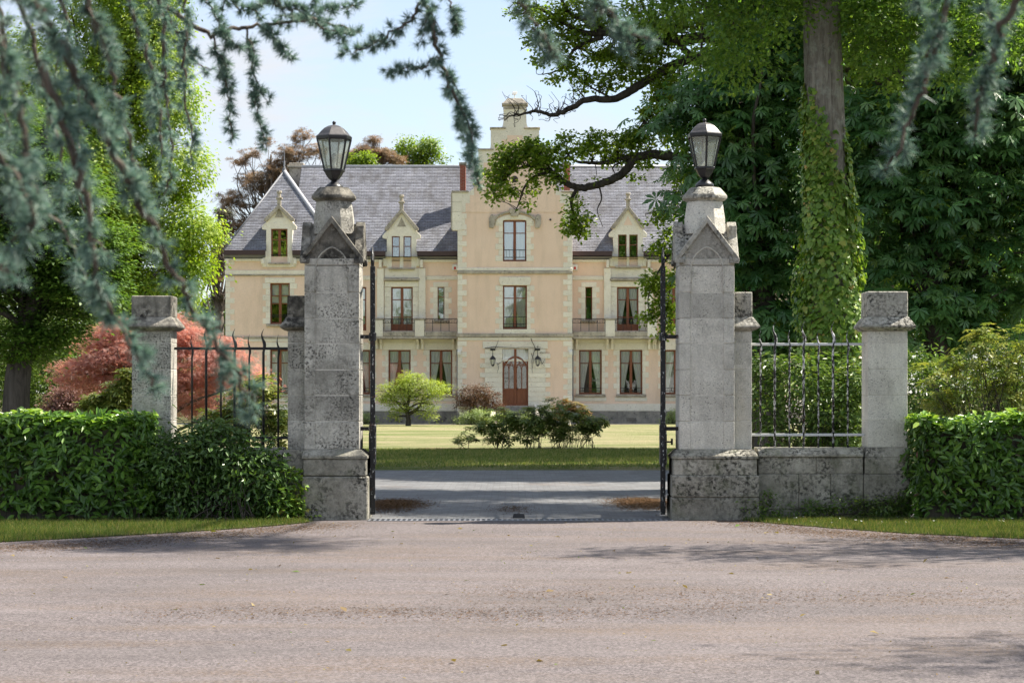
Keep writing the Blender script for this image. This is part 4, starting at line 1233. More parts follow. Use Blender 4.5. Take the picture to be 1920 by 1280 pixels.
# crow stepped gable ---------------------------------------------------
def curve(p0, p1, bow, n=5):
    (xa, ya), (xb, yb) = p0, p1
    return [(xa + (xb - xa) * t + bow[0] * math.sin(PI * t), ya + (yb - ya) * t + bow[1] * math.sin(PI * t)) for t in np.linspace(0, 1, n + 2)[1:-1]]
half = [(858, 397.8), (858, 361), (877, 361)] + curve((877, 361), (897, 318), (4, 8)) + [(897, 318), (897, 282), (914, 282)] + curve((914, 282), (920, 268), (2, 3)) + \
       [(920, 268), (920, 242), (936, 242)] + curve((936, 242), (944, 220), (2.5, 5)) + [(944, 220), (944, 205)]
right = [(1931 - x, y) for x, y in half]
outl = half + right[::-1]
mb = MB(); mb.prism([(hx(x), hz(y)) for x, y in outl][::-1], YT - .02, YT + .55)
gab = mb.build('stepped_gable', M['house_stone'], house)
inn = [(873, 398), (873, 381), (881, 381), (881, 366), (889, 366), (889, 346), (898, 346), (898, 328), (907, 328), (907, 305), (917, 305), (917, 290), (928, 290), (928, 275), (941, 275), (941, 262), (951, 262), (951, 254)]
inn = inn + [(1931 - x, y) for x, y in inn][::-1]
MB().prism([(hx(x), hz(y)) for x, y in inn][::-1], YT - .027, YT - .01).build('gable_render', M['plaster'], gab)
for a, b, p in ((847, 878, 361), (896, 925, 282), (919, 948, 242)):
    for m in (0, 1):
        q0, q1 = (a, b) if not m else (1931 - b, 1931 - a)
        MB().box(hx(q0 - .6), hx(q1 + .6), YT - .10, YT + .62, hz(p), hz(p - 3.2)).build('step_coping', M['house_trim'], gab, bevel=.02)
for m in (0, 1):
    q0, q1 = (848, 866) if not m else (1065, 1083)
    zs = [432, 415, 397, 379, 361.3]
    for k in range(4):
        MB().box(hx(q0), hx(q1), YT - .045, YT + .5, hz(zs[k]) + .005, hz(zs[k + 1]) - .004).build('kneeler_block', M['house_stone'], gab, bevel=.01)
    e0, e1 = (845.5, 848) if not m else (1083, 1085.5)
    MB().box(hx(e0), hx(e1), YT - .05, YT + .52, hz(430), hz(361)).build('kneeler_edge', M['house_trim'], gab, bevel=.015)
quoins(866, 1, 400, 431, YT, tower, 9, 6, 10); quoins(1065, -1, 400, 431, YT, tower, 9, 6, 10)
mb = MB(); mb.box(hx(943.5), hx(987.5), YT - .06, YT + .6, hz(205), hz(198)); mb.box(hx(941), hx(990), YT - .14, YT + .68, hz(198) + .002, hz(193.5))
mb.build('finial_cap', M['house_trim'], gab, bevel=.02)
mb = MB(); mb.frustum((hx(943), hx(988), YT - .10, YT + .64, hz(193.5) + .002), (hx(952), hx(979), YT + .05, YT + .5, hz(184))); mb.build('finial_top', M['house_trim'], gab, bevel=.02)
for px in (946, 965, 985):
    MB().box(hx(px) - .05, hx(px) + .05, YT - .11, YT + .02, hz(208), hz(205) + .002).build('corbel', M['house_stone'], gab, bevel=.01)
mb = MB(); mb.tube([(hx(965), YT + .25, hz(184)), (hx(965), YT + .25, hz(176))], .025, 6)
mb.frustum((hx(960), hx(968), YT + .1, YT + .4, hz(176)), (hx(961), hx(970.5), YT + .15, YT + .45, hz(171)))
sl = mb.build('roof_lamp_box', M['white_paint'], gab, bevel=.01)

# roofs ------------------------------------------------------------------
def slates(BL, BR, TR, TL, rows, name, mat, parent, cuts=()):
    BL, BR, TR, TL = map(Vector, (BL, BR, TR, TL))
    nrm = (BR - BL).cross((TL - BL) if (TL - BL).length > .1 else (TR - BL)).normalized()
    mb = MB()
    for i in range(rows):
        a, b = i / rows, min(1.0, (i + 1.25) / rows)
        p, q = BL.lerp(TL, a), BR.lerp(TR, a); r, s = BR.lerp(TR, b), BL.lerp(TL, b)
        spans = [(p.x, q.x)]
        for c0, c1, zc in cuts:
            if p.z < zc:
                spans = [u for s0, s1 in spans for u in ((s0, min(s1, c0)), (max(s0, c1), s1)) if u[1] - u[0] > .01] if any(s0 < c1 and s1 > c0 for s0, s1 in spans) else spans
        if not cuts:
            mb.add([p + nrm * .028, q + nrm * .028, r + nrm * .004, s + nrm * .004, p, q], [(0, 1, 2, 3), (4, 5, 1, 0)])
            continue
        for s0, s1 in spans:
            def clip(a, e): return Vector((max(s0, min(s1, a.x)), a.y, a.z))
            p_, q_, r_, s_ = clip(p, 0), clip(q, 1), clip(r, 1), clip(s, 0)
            if q.x - p.x < .02 or q_.x - p_.x < .01: continue
            mb.add([p_ + nrm * .028, q_ + nrm * .028, r_ + nrm * .004, s_ + nrm * .004, p_, q_], [(0, 1, 2, 3), (4, 5, 1, 0)])
    return mb.build(name, mat, parent)
ZE = hz(469.5)
def at_(px, py, Y): return W(px, py, Y)
ridgeY, ridgeZ = 85.6, W(960, 313, 85.6).z
e_y = YW - .36
rl, rr_ = W(566, 313, ridgeY).x, W(1365, 313, ridgeY).x
main = slates((hx(540), e_y, ZE), (hx(1391), e_y, ZE), (rr_, ridgeY, ridgeZ), (rl, ridgeY, ridgeZ), 56, 'main_roof', M['slate'], house, cuts=[(hx(723), hx(779), hz(424) ), (hx(1151.5), hx(1207.5), hz(421))])
main['kind'] = 'stuff'
slates((hx(1391), 91.2, ZE), (hx(540), 91.2, ZE), (rl, ridgeY, ridgeZ), (rr_, ridgeY, ridgeZ), 24, 'roof_rear_slope', M['slate'], house)
for xe, xr, s in ((hx(540), rl, 1), (hx(1391), rr_, -1)):
    c = [(xe, 91.2, ZE), (xe, e_y, ZE), (xr, ridgeY, ridgeZ), (xr, ridgeY, ridgeZ)]
    slates(*(c if s > 0 else [c[1], c[0], c[2], c[3]]), 24, 'roof_hip_slope', M['slate_side'], house)
mb = MB(); mb.tube([(rl, ridgeY, ridgeZ + .02), (rr_, ridgeY, ridgeZ + .02)], .075, 8); mb.build('ridge_capping', M['lead'], house, smooth=True)
for s in (-1, 1):
    def mx(px): return px if s < 0 else 1931 - px
    apex = W(mx(533), 322, 83.6); back = Vector((apex.x, 89.0, apex.z)); y0 = YP - .36
    xo, xi = hx(mx(420)), hx(mx(637))
    A, B = (xo, xi) if s < 0 else (xi, xo)
    o_ = slates((A, y0, ZE), (B, y0, ZE), apex, apex, 52, 'pavilion_roof', M['slate'], house, cuts=[((hx(498), hx(547)) if s < 0 else (hx(1383.5), hx(1432.5))) + (hz(409),)]); o_['kind'] = 'stuff'
    slates((A, 91.2, ZE), (A, y0, ZE), apex, back, 40, 'pavilion_roof_slope', M['slate_side'], house)
    slates((B, y0, ZE), (B, 91.2, ZE), back, apex, 40, 'pavilion_roof_slope', M['slate_side'], house)
    slates((B, 91.2, ZE), (A, 91.2, ZE), back, back, 24, 'pavilion_roof_slope', M['slate_side'], house)
    for xe in (xo, xi):
        inner_ = abs(xe - xi) < .01
        mb = MB(); mb.tube([Vector((xe, y0, ZE + .03)), apex + Vector((0, 0, .04))], .10 if inner_ else .045, 8); mb.build('hip_flashing', M['lead'] if inner_ else M['zinc'], house, smooth=True)
    mb = MB(); mb.lathe([(.12, apex.z - .1), (.10, apex.z + .12), (.03, apex.z + .25), (.05, apex.z + .5), (.02, apex.z + .55), (.012, apex.z + 1.2), (.002, apex.z + 1.35)], (apex.x, apex.y), 10)
    mb.build('roof_finial', M['zinc'], house, smooth=True)
    cx_ = W(mx(557), 320, 86.8).x
    mb = MB(); zc = W(0, 330, 86.8).z; zt = W(0, 307, 86.8).z
    mb.box(cx_ - .36, cx_ + .36, 86.4, 87.2, zc - 1.2, zt - .25); mb.box(cx_ - .46, cx_ + .46, 86.3, 87.3, zt - .25 + .001, zt - .12); mb.box(cx_ - .38, cx_ + .38, 86.38, 87.22, zt - .119, zt)
    mb.build('chimney', M['house_trim'], house, bevel=.02)
# tower roof behind its gable, and the brick stacks beside it
zr = hz(250); e0, e1 = hx(862), hx(1069)
slates((e0, 88, hz(400)), (e0, YT + .5, hz(400)), (CX, YT + .5, zr), (CX, 88, zr), 36, 'tower_roof', M['slate_side'], house)
slates((e1, YT + .5, hz(400)), (e1, 88, hz(400)), (CX, 88, zr), (CX, YT + .5, zr), 36, 'tower_roof', M['slate_side'], house)
for px in (868, 1063):
    z0_, z1_ = hz(372), W(0, 306, 83.0).z
    xb_ = W(px, 0, 83.0).x
    mb = MB(); mb.box(xb_ - .14, xb_ + .14, 82.6, 83.4, z0_, z1_ - .12); mb.build('brick_chimney', M['brick'], house, bevel=.008)
    mb = MB(); mb.box(xb_ - .19, xb_ + .19, 82.55, 83.45, z1_ - .119, z1_); mb.build('chimney_cap', M['house_trim'], house, bevel=.01)

# dormers ------------------------------------------------------------------
def dormer(cx, half, wins, y, p_eave, p_apex, p_fin, p_bot=497, win0=440, win1=500, pair=True):
    x0, x1 = hx(cx - half), hx(cx + half); xc = hx(cx); zb, ze, za = hz(p_bot), hz(p_eave), hz(p_apex)
    holes = [R(a, b, win0, win1) for a, b in wins]
    back = y + 2.6
    wl = wall_panel('dormer', x0, x1, zb, ze, holes, y - .08, M['house_stone'], house, back=back)
    for h in holes:
        window(h, y - .08, bars=(.32,), curt='straight' if cx > 900 else None, rails=(.77,), glass='glass_shiny', mull=not pair, recess=.12)
    MB().prism([(x0 + .04, ze + .001), (x1 - .04, ze + .001), (xc, za - .05)], y - .07, y + .3).build('dormer_gable', M['house_stone'], wl)
    MB().prism([(xc - .22, ze + .05), (xc + .22, ze + .05), (xc, ze + .5)], y - .085, y - .06).build('gable_panel', M['plaster'] if cx > 900 else M['house_trim'], wl)
    o = .10; th = .09
    ch = [(x0 - o, ze - .02), (x0 - o, ze - .13), (x0 + .06, ze - .13), (xc, za - .17), (x1 - .06, ze - .13), (x1 + o, ze - .13), (x1 + o, ze - .02), (xc, za + .05)]
    MB().prism(ch, y - .20, y + .05).build('gable_coping', M['house_trim'], wl, bevel=.012)
    rb = y + 4.2
    for s, xe in ((1, x0 - .06), (-1, x1 + .06)):
        c = [(xe, rb, ze - .02), (xe, y + .05, ze - .02), (xc, y + .05, za), (xc, rb, za)]
        slates(*(c if s > 0 else [c[1], c[0], c[3], c[2]]), 12, 'dormer_roof', M['slate_side'], wl)
    zf = hz(p_fin)
    mb = MB(); mb.box(xc - .09, xc + .09, y - .18, y + .0, za - .1, za + (zf - za) * .42); mb.box(xc - .15, xc + .15, y - .24, y + .06, za + (zf - za) * .42 + .001, za + (zf - za) * .54)
    mb.lathe([(.10, za + (zf - za) * .54), (.085, za + (zf - za) * .8), (.13, za + (zf - za) * .86), (.12, zf)], (xc, y - .09), 8)
    mb.build('finial', M['house_trim'], wl, bevel=.01)
    MB().box(x0 + .1, x1 - .1, y - .22, y + .05, hz(win1 + 3.5), hz(win1) - .002).build('sill', M['house_trim'], wl, bevel=.015)
    for s in (-1, 1):
        xe = x0 if s < 0 else x1
        mb = MB(); mb.prism([(xe - s * .02, ze - .55), (xe + s * .2, ze - .52), (xe + s * .22, ze - .38), (xe + s * .1, ze - .25), (xe - s * .02, ze - .15)][::(1 if s > 0 else -1)], y - .1, y + .12)
        mb.build('scroll', M['house_stone'], wl, bevel=.015)
        mb = MB(); mb.box(min(xe - s * .02, xe + s * .18), max(xe - s * .02, xe + s * .18), y - .12, y + .3, zb, hz(470)); mb.build('dormer_foot', M['house_stone'], wl, bevel=.02)
    return wl
dormer(522.5, 24.5, [(507, 538)], YP, 409, 384, 357, win0=428, win1=492, p_bot=500, pair=False)
dormer(1408, 24.5, [(1392.5, 1423.5)], YP, 409, 384, 357, win0=428, win1=492, p_bot=500, pair=False)
dormer(751, 28, [(732.5, 747.5), (754.5, 769.5)], YW, 424, 389, 362)
dormer(1179.5, 28, [(1161, 1177), (1182, 1198)], YW, 421, 383, 358, win0=437, win1=497)

# downpipes
for px, y in ((857, YW - .06), (1074.5, YW - .06)):
    mb = MB(); mb.tube([(hx(px), y - .03, hz(772)), (hx(px), y - .03, hz(639))], .045, 8); mb.build('downpipe', M['zinc'], house, smooth=True)
# satellite pole and vent pipe on the right roof
mb = MB(); q = W(1063, 445, 82.6)
mb.tube([(q.x, q.y - .4, q.z - 1.2), (q.x, q.y - .4, q.z + .2)], .03, 6); mb.build('vent_pipe', M['zinc'], house)

# things fixed to the house --------------------------------------------------
def alarm(px, label):
    root = empty('alarm_box', (hx(px), YW - .05, hz(496)), label, 'alarm', 'alarm boxes under the eaves')
    MB().box(hx(px - 5), hx(px + 5), YW - .14, YW - .002, hz(504.5), hz(493.5)).build('case', M['white_paint'], root, bevel=.02)
    MB().box(hx(px - 2), hx(px + 2), YW - .16, YW - .139, hz(503), hz(498)).build('beacon', M['red_plastic'], root, bevel=.01)
alarm(852, 'small white alarm box with red beacon left of the tower')
alarm(1079, 'small white alarm box with red beacon right of the tower')
def spot_box(px, label):
    mb = MB(); mb.box(hx(px - 3.2), hx(px + 3.2), YT - .22, YT - .065, hz(665), hz(656)); mb.tube([(hx(px), YT - .2, hz(660)), (hx(px), YT - .3, hz(660))], .06, 8)
    tag(mb.build('security_sensor', M['white_paint'], None, bevel=.012), label, 'sensor', 'sensors on the tower corners')
spot_box(861, 'small white sensor box on the left corner of the tower'); spot_box(1070, 'small white sensor box on the right corner of the tower')
def wall_lantern(px, label):
    xc, yc = hx(px), YT - .42
    root = empty('wall_lantern', (xc, yc, hz(675)), label, 'wall lantern', 'lanterns beside the front door')
    mb = MB(); mb.tube([(xc, YT - .06, hz(655)), (xc, yc, hz(655)), (xc, yc, hz(667))], .022, 6); mb.box(xc - .12, xc + .12, YT - .08, YT - .055, hz(657), hz(653)); mb.build('arm', M['iron'], root)
    MB().lathe([(.16, hz(674)), (.13, hz(671.5)), (.06, hz(668)), (.02, hz(666.5))], (xc, yc), 6).build('hood', M['iron'], root)
    MB().lathe([(.07, hz(684)), (.13, hz(674.3))], (xc, yc), 6).build('glass_body', M['lamp_glass'], root)
    MB().lathe([(.015, hz(687)), (.06, hz(685.5)), (.085, hz(684)), (.07, hz(683.7))], (xc, yc), 6).build('base', M['iron'], root)
    for k in range(6):
        a = 2 * PI * k / 6; mb = MB(); mb.tube([(xc + .075 * math.cos(a), yc + .075 * math.sin(a), hz(684)), (xc + .137 * math.cos(a), yc + .137 * math.sin(a), hz(674.2))], .012, 4); mb.build('frame_bar', M['iron'], root)
wall_lantern(924, 'small black wall lantern left of the front door'); wall_lantern(1008, 'small black wall lantern right of the front door')
# bare climbing stems round the entrance
mb = MB(); random.seed(3)
def stem(pts, r=.016):
    q = smooth_path([(hx(a), YT - .14 - .04 * random.random(), hz(b)) for a, b in pts], 4)
    q = [(p[0] + random.uniform(-.015, .015), p[1], p[2] + random.uniform(-.015, .015)) for p in q]
    mb.tube(q, list(np.linspace(r, r * .45, len(q))), 5)
stem([(910, 652), (935, 651), (960, 652), (990, 651.5), (1015, 651)], .02); stem([(928, 655), (932, 645), (934, 638)]); stem([(995, 634), (1000, 645), (1003, 653), (1000, 662)], .02)
stem([(1003, 653), (999, 668), (997, 680), (999, 699)]); stem([(996, 662), (1000, 675), (998, 690)]); stem([(1008, 652), (1009, 646)]); stem([(1013, 670), (1016, 680), (1021, 686)]); stem([(1012, 661), (1020, 661), (1030, 661)]); stem([(933, 680), (934, 690), (933, 699)]); stem([(933, 683), (939, 679), (943, 676)])
stem([(1014, 683), (1019, 679), (1022, 672)])
vine = mb.build('climbing_vine', M['bark'], None)
tag(vine, 'bare climbing stems trained round the front door', 'climbing plant')
# ================================================================== VEGETATION
LM = {}
LM['lime'] = leaf_mat('bright lime leaves', [(0.09, 0.17, 0.015), (0.17, 0.27, 0.022), (0.27, 0.365, 0.035), (0.38, 0.43, 0.06)], 0.45, 0.5, 0.3)
LM['dark'] = leaf_mat('deep green leaves', [(0.035, 0.085, 0.014), (0.075, 0.15, 0.022), (0.12, 0.21, 0.035), (0.18, 0.27, 0.05)], 0.4, 0.45, 0.35)
LM['chestnut'] = leaf_mat('chestnut leaves', [(0.04, 0.115, 0.036), (0.075, 0.18, 0.055), (0.125, 0.25, 0.08), (0.21, 0.34, 0.11)], 0.36, 0.36, 0.6)
LM['oak'] = leaf_mat('oak leaves', [(0.08, 0.14, 0.016), (0.14, 0.22, 0.026), (0.21, 0.30, 0.036), (0.34, 0.40, 0.055)], 0.55, 0.4, 0.4)
LM['canopy'] = leaf_mat('light canopy leaves', [(0.055, 0.125, 0.02), (0.10, 0.19, 0.03), (0.16, 0.26, 0.045), (0.25, 0.34, 0.06)], 0.5, 0.45, 0.35)
LM['ivy'] = leaf_mat('ivy leaves', [(0.08, 0.16, 0.022), (0.14, 0.25, 0.034), (0.20, 0.32, 0.05), (0.27, 0.38, 0.07), (0.50, 0.33, 0.10)], 0.3, 0.4, 0.4)
LM['maple'] = leaf_mat('red maple leaves', [(0.30, 0.155, 0.135), (0.43, 0.22, 0.19), (0.52, 0.31, 0.27), (0.56, 0.43, 0.37)], 0.5, 0.5, 0.3, (1.5, 1.1, 0.9))
LM['purple'] = leaf_mat('dull purple leaves', [(0.16, 0.09, 0.08), (0.25, 0.14, 0.12), (0.33, 0.22, 0.18)], 0.35, 0.5, 0.3, (1.3, 1.1, 0.9))
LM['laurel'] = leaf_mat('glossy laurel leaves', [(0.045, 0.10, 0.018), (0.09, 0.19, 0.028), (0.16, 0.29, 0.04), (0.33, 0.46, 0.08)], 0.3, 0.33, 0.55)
LM['camellia'] = leaf_mat('camellia leaves', [(0.035, 0.085, 0.02), (0.07, 0.14, 0.03), (0.11, 0.20, 0.045), (0.17, 0.26, 0.065)], 0.25, 0.34, 0.5)
LM['rhodo'] = leaf_mat('rhododendron leaves', [(0.05, 0.09, 0.02), (0.10, 0.155, 0.032), (0.18, 0.23, 0.05), (0.32, 0.33, 0.09)], 0.25, 0.4, 0.4)
LM['rhodo_new'] = leaf_mat('yellow rhododendron growth', [(0.07, 0.12, 0.025), (0.15, 0.21, 0.04), (0.26, 0.28, 0.06), (0.36, 0.33, 0.10)], 0.35, 0.32, 0.45)
LM['rhodo_tip'] = leaf_mat('coppery rhododendron growth', [(0.16, 0.19, 0.045), (0.28, 0.26, 0.08), (0.40, 0.24, 0.12), (0.42, 0.16, 0.09)], 0.35, 0.32, 0.45)
LM['green_shrub'] = leaf_mat('fresh shrub leaves', [(0.04, 0.09, 0.016), (0.08, 0.15, 0.028), (0.14, 0.21, 0.045), (0.22, 0.27, 0.07)], 0.35, 0.4, 0.4)
LM['acer'] = leaf_mat('yellow green acer leaves', [(0.19, 0.26, 0.05), (0.29, 0.36, 0.075), (0.40, 0.45, 0.13)], 0.45, 0.5, 0.3)
LM['brown'] = leaf_mat('bronze shrub leaves', [(0.06, 0.055, 0.025), (0.11, 0.07, 0.035), (0.19, 0.085, 0.045), (0.10, 0.13, 0.04)], 0.3, 0.4, 0.4, (1.4, 1.1, 0.8))
LM['pale'] = leaf_mat('pale silvery leaves', [(0.20, 0.28, 0.10), (0.30, 0.38, 0.15), (0.40, 0.46, 0.22)], 0.35, 0.5, 0.3)
LM['pine'] = leaf_mat('browned pine needles', [(0.13, 0.115, 0.06), (0.22, 0.15, 0.085), (0.32, 0.20, 0.115), (0.18, 0.165, 0.08)], 0.25, 0.7, 0.2, (1.2, 1.1, 0.9))
LM['pine_green'] = leaf_mat('olive pine needles', [(0.06, 0.07, 0.035), (0.10, 0.10, 0.05), (0.17, 0.12, 0.065)], 0.25, 0.7, 0.2, (1.2, 1.1, 0.9))
LM['cedar'] = leaf_mat('blue cedar needles', [(0.06, 0.115, 0.092), (0.115, 0.20, 0.165), (0.19, 0.29, 0.245), (0.30, 0.38, 0.31)], 0.3, 0.5, 0.3, (1.1, 1.2, 1.0))
LM['far'] = leaf_mat('far garden leaves', [(0.05, 0.10, 0.018), (0.10, 0.16, 0.03), (0.16, 0.22, 0.05)], 0.4, 0.6, 0.2)

def tree(name, label, base, stem, lobes, nclump, clump, nleaf, size, tmpl, mat, bark='bark', nlimb=18, r_l=.08, group=None, cat='tree', **kw):
    root = empty(name, base, label, cat, group)
    start = kw.pop('start', .35); sag = kw.pop('sag', .12)
    c, C = crown('crown', lobes, nclump, clump, nleaf, size, tmpl, mat, root, **kw)
    trunk_mesh('trunk', stem, M[bark], root, C, nlimb, r_l, sag=sag, start=start)
    return root
def shrub(name, label, base, lobes, nclump, clump, nleaf, size, tmpl, mat, nstem=14, r=.012, bark='bark', cat='shrub', group=None, spread=.25, **kw):
    root = empty(name, base, label, cat, group)
    c, C = crown('foliage', lobes, nclump, clump, nleaf, size, tmpl, mat, root, **kw)
    mb = MB(); b = np.array(base)
    for i in rng.choice(len(C), min(nstem, len(C)), replace=False):
        t = C[i]; s = b + np.array([rng.uniform(-spread, spread), rng.uniform(-spread, spread) * .6, 0])
        m1 = s + (t - s) * np.array([.25, .25, .4]) + rng.normal(size=3) * .03; m2 = s + (t - s) * np.array([.65, .65, .75]) + rng.normal(size=3) * .03
        q = smooth_path([tuple(s), tuple(m1), tuple(m2), tuple(t)], 3)
        mb.tube(q, list(np.linspace(r, r * .35, len(q))), 5)
    mb.build('stems', M[bark], root, smooth=True)
    return root

# ------------------------------------------------------------------ hedges
def hedge(x0, x1, y0, y1, zt, n, label, front_end=None):
    root = empty('laurel_hedge', ((x0 + x1) / 2, (y0 + y1) / 2, 0), label, 'hedge', 'clipped laurel hedges beside the entrance')
    MB().box(x0 + .12, x1 - .12, y0 + .14, y1 - .05, 0, zt - .16).build('dark_core', M['bark'], root)  # solid dark core, standing in for the shade inside the hedge
    A = np.array([(x1 - x0) * zt, (x1 - x0) * (y1 - y0), (y1 - y0) * zt, (y1 - y0) * zt]); A[1] *= 1.5
    k = rng.choice(4, n, p=A / A.sum())
    u, v = rng.random(n), rng.random(n); dep = rng.random(n) ** 1.6 * .20
    P = np.zeros((n, 3)); D = np.zeros((n, 3))
    X, Yv, Z = x0 + (x1 - x0) * u, y0 + (y1 - y0) * v, zt * (.02 + .98 * v)
    wob = .06 * np.sin(X * 3.3 + Z * 2.1) + .05 * np.sin(X * 7.9 - Z * 5.3) + .03 * np.sin(X * 17 + Z * 13)
    m = k == 0; P[m] = np.column_stack([X, y0 - wob + dep, Z])[m]; D[m] = (0, -1, .25)
    wob2 = .03 * np.sin(X * 4.1 + 1) + .025 * np.sin(X * 11.3) + .05 * rng.random(n) ** 6
    m = k == 1; P[m] = np.column_stack([X, Yv, zt + wob2 - dep * .8])[m]; D[m] = (0, -.15, 1)
    m = k == 2; P[m] = np.column_stack([x0 + dep + wob, y0 + (y1 - y0) * u, Z])[m]; D[m] = (-1, -.2, .25)
    m = k == 3; P[m] = np.column_stack([x1 - dep + wob, y0 + (y1 - y0) * u, Z])[m]; D[m] = (1, -.2, .25)
    N = D + np.array([0, 0, .35]) + rdir(n) * .55
    T = D * .8 + rdir(n) * .75 + np.array([0, 0, .25])
    r = np.clip(rng.random(n) * .75 + (.25 * (k == 1)) - dep * .8, 0, 1)  # light put into leaf colour: lighter on top, darker deeper in
    ok = (P[:, 2] > .16) | (rng.random(n) < .35)
    gap = (np.sin(P[:, 0] * 5.7 + 3 * np.sin(P[:, 2] * 4.1)) * np.sin(P[:, 2] * 6.3 + 2 * np.sin(P[:, 0] * 3.7)) > .72) & (k == 0)
    ok &= ~(gap & (rng.random(n) < .6))
    r[rng.random(n) < .006] = 1.0
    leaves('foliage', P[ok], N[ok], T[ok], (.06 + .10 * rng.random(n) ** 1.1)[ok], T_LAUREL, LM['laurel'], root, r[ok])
    dead = rng.choice(n, 70, replace=False)
    leaves('dead_leaves', P[dead] + D[dead] * .02, N[dead], T[dead], .07 + .04 * rng.random(70), T_LAUREL, LM['brown'], root)
    tw = MB()
    for i in rng.choice(n, 260, replace=False):
        p = P[i]; q = p - D[i] * np.array([.22, .22, .22]) + np.array([rng.normal() * .06, 0, -.12]); tw.tube([tuple(q), tuple((p + q) / 2 + rng.normal(size=3) * .015), tuple(p)], [.006, .005, .003], 4)
    tw.build('twigs', M['bark'], root)['kind'] = 'stuff'
hedge(-9.5, xg(287), -.42, .07, 1.30, 13500, 'clipped glossy laurel hedge at the left edge')
hedge(xg(1706) + .03, 9.0, -.38, .5, 1.27, 13500, 'clipped glossy laurel hedge at the right edge beside the pale pier')

# ------------------------------------------------------------------ shrubs by the entrance
shrub('camellia_bush', 'loose dark camellia bush before the low wall left of the gate', (-3.62, -.25, 0), lobes_px([(330, 865, 62), (400, 850, 62), (460, 880, 60), (350, 930, 50), (430, 930, 52), (300, 905, 45), (500, 900, 40), (520, 940, 30), (395, 815, 30)], -.2, depth=.75),
      620, .17, 11, .085, T_LAUREL, LM['camellia'], 60, .009, up=.35, out=.7, rand=.7, zmin=.04, flat=.8, spread=.5)
shrub('ground_ivy', 'low ivy creeping at the foot of the left pillar', (-2.75, -.12, 0), lobes_px([(520, 965, 28), (545, 955, 25), (555, 920, 14), (480, 968, 26), (430, 972, 22), (570, 972, 14), (555, 890, 9)], -.12, depth=.5),
      160, .08, 9, .05, T_IVY, LM['ivy'], 18, .004, up=.5, out=.6, rand=.6, zmin=.01, cat='ground cover')
shrub('wall_weeds', 'low weeds along the foot of the right wall', (4.0, -.02, 0), lobes_px([(1400, 955, 20), (1440, 950, 22), (1475, 960, 16), (1520, 955, 20), (1575, 948, 22), (1620, 955, 24), (1660, 955, 24), (1440, 925, 8), (1545, 958, 16), (1690, 945, 26)], -.02, depth=.5),
      230, .08, 9, .045, T_OVAL, LM['green_shrub'], 24, .004, up=.5, out=.6, rand=.6, zmin=.01, cat='weeds')
for i, (lob, Yd, tm, mt, lab, sz) in enumerate([
    ([(490, 730, 30), (455, 760, 36), (505, 770, 36), (430, 795, 36), (520, 805, 30), (400, 800, 32)], 3.5, T_WHORL, 'rhodo_new', 'yellow green rhododendron behind the left railing', .11),
    ([(180, 757, 20), (225, 735, 22), (215, 762, 22), (240, 705, 14)], 4.0, T_WHORL, 'rhodo_new', 'yellow green rhododendron behind the left hedge beside the dark pier', .11),
    ([(1440, 760, 55), (1500, 720, 60), (1560, 770, 60), (1610, 720, 50), (1470, 820, 45), (1540, 820, 45), (1600, 810, 40), (1430, 690, 30)], 4.0, T_LAUREL, 'green_shrub', 'fresh green shrub behind the white flecked railing', .10),
    ([(1760, 720, 60), (1830, 680, 65), (1900, 700, 65), (1780, 770, 50), (1870, 760, 60), (1945, 750, 60), (1850, 640, 40), (1915, 650, 45)], 3.5, T_WHORL, 'rhodo_new', 'tall open rhododendron behind the right hedge', .105)]):
    b = W(lob[0][0], 734, Yd); xm_ = np.mean([l[0] for l in lob])
    shrub('rhododendron' if tm is T_WHORL else 'leafy_shrub', lab, (W(xm_, 0, Yd).x, Yd, 0), lobes_px(lob, Yd, depth=.9), 260 if tm is T_WHORL else 420, .10 if tm is T_WHORL else .2, 3 if tm is T_WHORL else 12, sz, tm, LM[mt], 55, .010, up=.8, out=.4, rand=.4, spread=.5, zmin=.1)
lob = [(1720, 740, 60), (1790, 750, 70), (1880, 745, 70), (1960, 720, 80), (1740, 670, 40)]
shrub('leafy_shrub', 'mixed green shrub in the shade behind the tall rhododendron', (7.2, 6, 0), lobes_px(lob, 6, depth=.9), 300, .25, 14, .10, T_LAUREL, LM['green_shrub'], 40, .012, up=.6, out=.5, rand=.5, spread=.6, zmin=.1)

# ------------------------------------------------------------------ shrubs on the lawn
sheet('planting_bed', [(-2.4, 31.6), (2.6, 31.6), (2.9, 33.2), (-2.6, 33.4)], .060, M['bed'])
def lawn_rhodo(px, Yd, lob, label, mt='rhodo', nst=26, n=130):
    b = W(px, 734, Yd)
    shrub('rhododendron', label, (b.x, Yd, .055), lobes_px(lob, Yd, depth=.9), int(n * .8), .09, 2.4, .15, T_WHORL, LM[mt], nst // 2, .009, group='rhododendrons in the lawn bed', up=.8, out=.45, rand=.4, spread=.22, zmin=.2, drop=.4)
lawn_rhodo(872, 32.4, [(876, 815, 17), (862, 828, 13), (890, 830, 12), (845, 838, 8)], 'smallest sprawling rhododendron at the left end of the lawn bed', n=26, nst=8)
lawn_rhodo(945, 32.6, [(920, 790, 22), (950, 785, 24), (930, 815, 20), (960, 812, 18), (905, 800, 14), (965, 790, 16)], 'rounded dark rhododendron second from the left in the lawn bed', n=150)
lawn_rhodo(1000, 32.3, [(985, 785, 22), (1010, 775, 22), (1003, 805, 20), (985, 815, 16), (1015, 800, 18)], 'upright rhododendron in the middle of the lawn bed', n=130)
lawn_rhodo(1045, 32.7, [(1035, 772, 26), (1065, 785, 22), (1040, 805, 22), (1060, 815, 18), (1025, 800, 16)], 'tallest dark rhododendron of the lawn bed', n=150)
